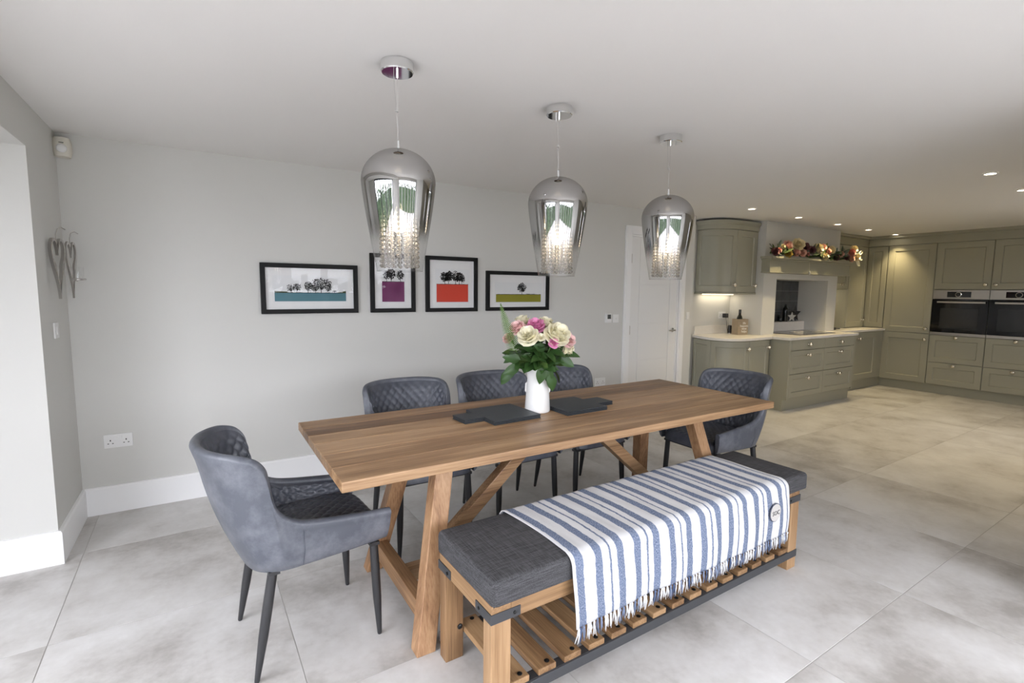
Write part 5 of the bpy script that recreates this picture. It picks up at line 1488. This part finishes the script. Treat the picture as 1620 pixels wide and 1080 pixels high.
def oven(label, y0, y1):
    t = thing('oven', label, 'oven', (XR, (y0 + y1) / 2, 0.885), 0, 'built in ovens')
    hw_ = (y0 - y1) / 2 - 0.004
    obj('casing', MB().box(0.022, 0.55, -hw_ + 0.014, hw_ - 0.014, 0.006, 0.66), 'black_metal', t)
    cpn = obj('control_panel', MB().box(-0.006, 0.021, -hw_, hw_, 0.535, 0.665), 'steel_brushed', t, bevel=0.002)
    obj('display', MB().box(-0.0075, -0.0055, -0.12, 0.15, 0.560, 0.640), 'oven_glass', cpn)
    obj('dial', MB().lathe([(0.036, 0.0), (0.036, 0.006), (0.030, 0.010)], 28, (-0.0075, 0.02, 0.600), 'x', cap=False), 'chrome', cpn, smooth=True)
    obj('dial_centre', MB().lathe([(0.027, 0.0), (0.027, 0.004), (0, 0.004)], 24, (-0.0075, 0.02, 0.600), 'x'), 'oven_glass', cpn, smooth=True)
    dr = obj('door', MB().box(-0.008, 0.021, -hw_, hw_, 0.045, 0.531), 'oven_glass', t, bevel=0.002)
    obj('window', MB().box(-0.0088, -0.0078, -hw_ + 0.10, hw_ - 0.10, 0.10, 0.40), 'oven_window', dr)
    hb = obj('handle', MB().box(-0.048, -0.034, -hw_ + 0.025, hw_ - 0.065, 0.476, 0.500), 'steel_brushed', dr, bevel=0.004)
    obj('handle_mount', MB().box(-0.036, -0.0075, -hw_ + 0.05, -hw_ + 0.066, 0.480, 0.496).box(-0.036, -0.0075, hw_ - 0.105, hw_ - 0.089, 0.480, 0.496), 'steel_brushed', dr)
    obj('lower_trim', MB().box(-0.004, 0.021, -hw_, hw_, 0.002, 0.041), 'steel_brushed', t, bevel=0.002)
oven('left built in oven with black glass door and steel panel', 3.096, 2.456)
oven('right built in oven with black glass door, cut by the photo edge', 2.456, 1.826)
# ---- worktop items
bxx = thing('bottle_box', 'wooden box with white lettering holding a bottle on the worktop', 'box', (6.005, 4.02, WZ1 + 0.0005), radians(-12))
bw, bd, bh = 0.082, 0.055, 0.205
for nm, a in (('side', (-bw, -bw + .008, -bd, bd, 0, bh)), ('side', (bw - .008, bw, -bd, bd, 0, bh)), ('front', (-bw + .008, bw - .008, -bd, -bd + .008, 0, bh)), ('back', (-bw + .008, bw - .008, bd - .008, bd, 0, bh)), ('base', (-bw + .008, bw - .008, -bd + .008, bd - .008, 0, .008))):
    obj(nm, MB().box(*a), 'box_wood', bxx)
for k, wd in enumerate(('life', 'happens', 'wine', 'helps')):
    text_mesh('lettering', wd, 0.042, 'text_white', bxx, (0.018, -bd - 0.0006, 0.152 - k * 0.036), (pi / 2, 0, 0))
wb = thing('wine_bottle', 'dark wine bottle standing in the wooden box', 'bottle', (5.995, 4.022, WZ1 + 0.010))
obj('glass', MB().lathe([(0.0, 0), (0.036, 0), (0.038, 0.01), (0.038, 0.19), (0.030, 0.225), (0.017, 0.25), (0.0155, 0.30), (0, 0.301)], 20), 'bottle_dark', wb, smooth=True)
obj('capsule', MB().lathe([(0.0165, 0.265), (0.0165, 0.318), (0.0, 0.319)], 18), 'black_metal', wb, smooth=True)
ch = thing('plug_charger', 'black charger plugged into the worktop socket with its lead', 'charger', (6.035, YK - 0.010, 1.172))
obj('plug', MB().box(-0.030, 0.030, -0.052, -0.003, -0.028, 0.028), 'black_metal', ch, bevel=0.004)
obj('lead', MB().tube([(0, -0.035, -0.028), (0.002, -0.05, -0.09), (-0.004, -0.06, -0.16), (0.0, -0.075, -0.228)], 0.0025, 6), 'black_metal', ch)
dv = thing('smart_speaker', 'slim black device standing under the charger on the worktop', 'device', (6.0, 4.165, WZ1 + 0.0005))
obj('body', MB().lathe([(0.0, 0), (0.024, 0.0), (0.026, 0.006), (0.026, 0.10), (0.022, 0.112), (0, 0.114)], 20), 'black_metal', dv, smooth=True)
obj('foot_ring', MB().lathe([(0.027, 0.002), (0.028, 0.006), (0.027, 0.010)], 20, cap=False), 'steel_brushed', dv, smooth=True)
tg = thing('kitchen_scale', 'small flat black gadget on the worktop right of the chimney breast', 'gadget', (8.12, 3.90, WZ1 + 0.0005))
obj('body', MB().box(-0.05, 0.06, -0.03, 0.03, 0, 0.035), 'black_metal', tg, bevel=0.008)
obj('arm', MB().tube([(0.06, 0, 0.02), (0.20, -0.01, 0.014)], 0.006, 8), 'black_metal', tg)

# ------------------------------------------------------------------ recessed downlights
def downlight():
    t = thing('downlight', 'x', 'downlight', (0, 0, ZC))
    obj('bezel', MB().lathe([(0.034, -0.002), (0.036, -0.007), (0.046, -0.006), (0.048, -0.0005)], 28, cap=False), 'white_paint', t, smooth=True)
    obj('lens', MB().lathe([(0.0, -0.003), (0.035, -0.003)], 24), 'spot_lens', t)
    ld = bpy.data.lights.new('spot_light', 'SPOT'); ld.energy = 50; ld.color = (1.0, 0.79, 0.44); ld.spot_size = radians(84); ld.spot_blend = 0.9; ld.shadow_soft_size = 0.035
    lo = link('spot_light', ld, t); lo.location = (0, 0, -0.012)
    return t
dl0 = downlight()
DL = [((5.178, 3.40), 'recessed downlight before the curved wall cabinet'), ((6.207, 3.455), 'recessed downlight before the left edge of the chimney breast'),
      ((7.234, 3.50), 'recessed downlight before the right part of the chimney breast'), ((8.18, 3.54), 'recessed downlight before the narrow corner wall cabinet'), ((9.16, 3.585), 'recessed downlight nearest the plain tall cabinet'),
      ((5.136, 1.426), 'large looking recessed downlight high at the right of the picture'), ((6.154, 1.482), 'recessed downlight cut by the right picture edge'),
      ((7.17, 1.53), 'recessed downlight in the kitchen middle beyond the picture edge'), ((8.18, 1.58), 'recessed downlight before the right oven')]
for i, ((x, y), lab) in enumerate(DL):
    d = dl0 if i == 0 else copy_tree(dl0)
    d.location = (x, y, ZC); tag(d, lab, 'downlight', 'recessed ceiling downlights')
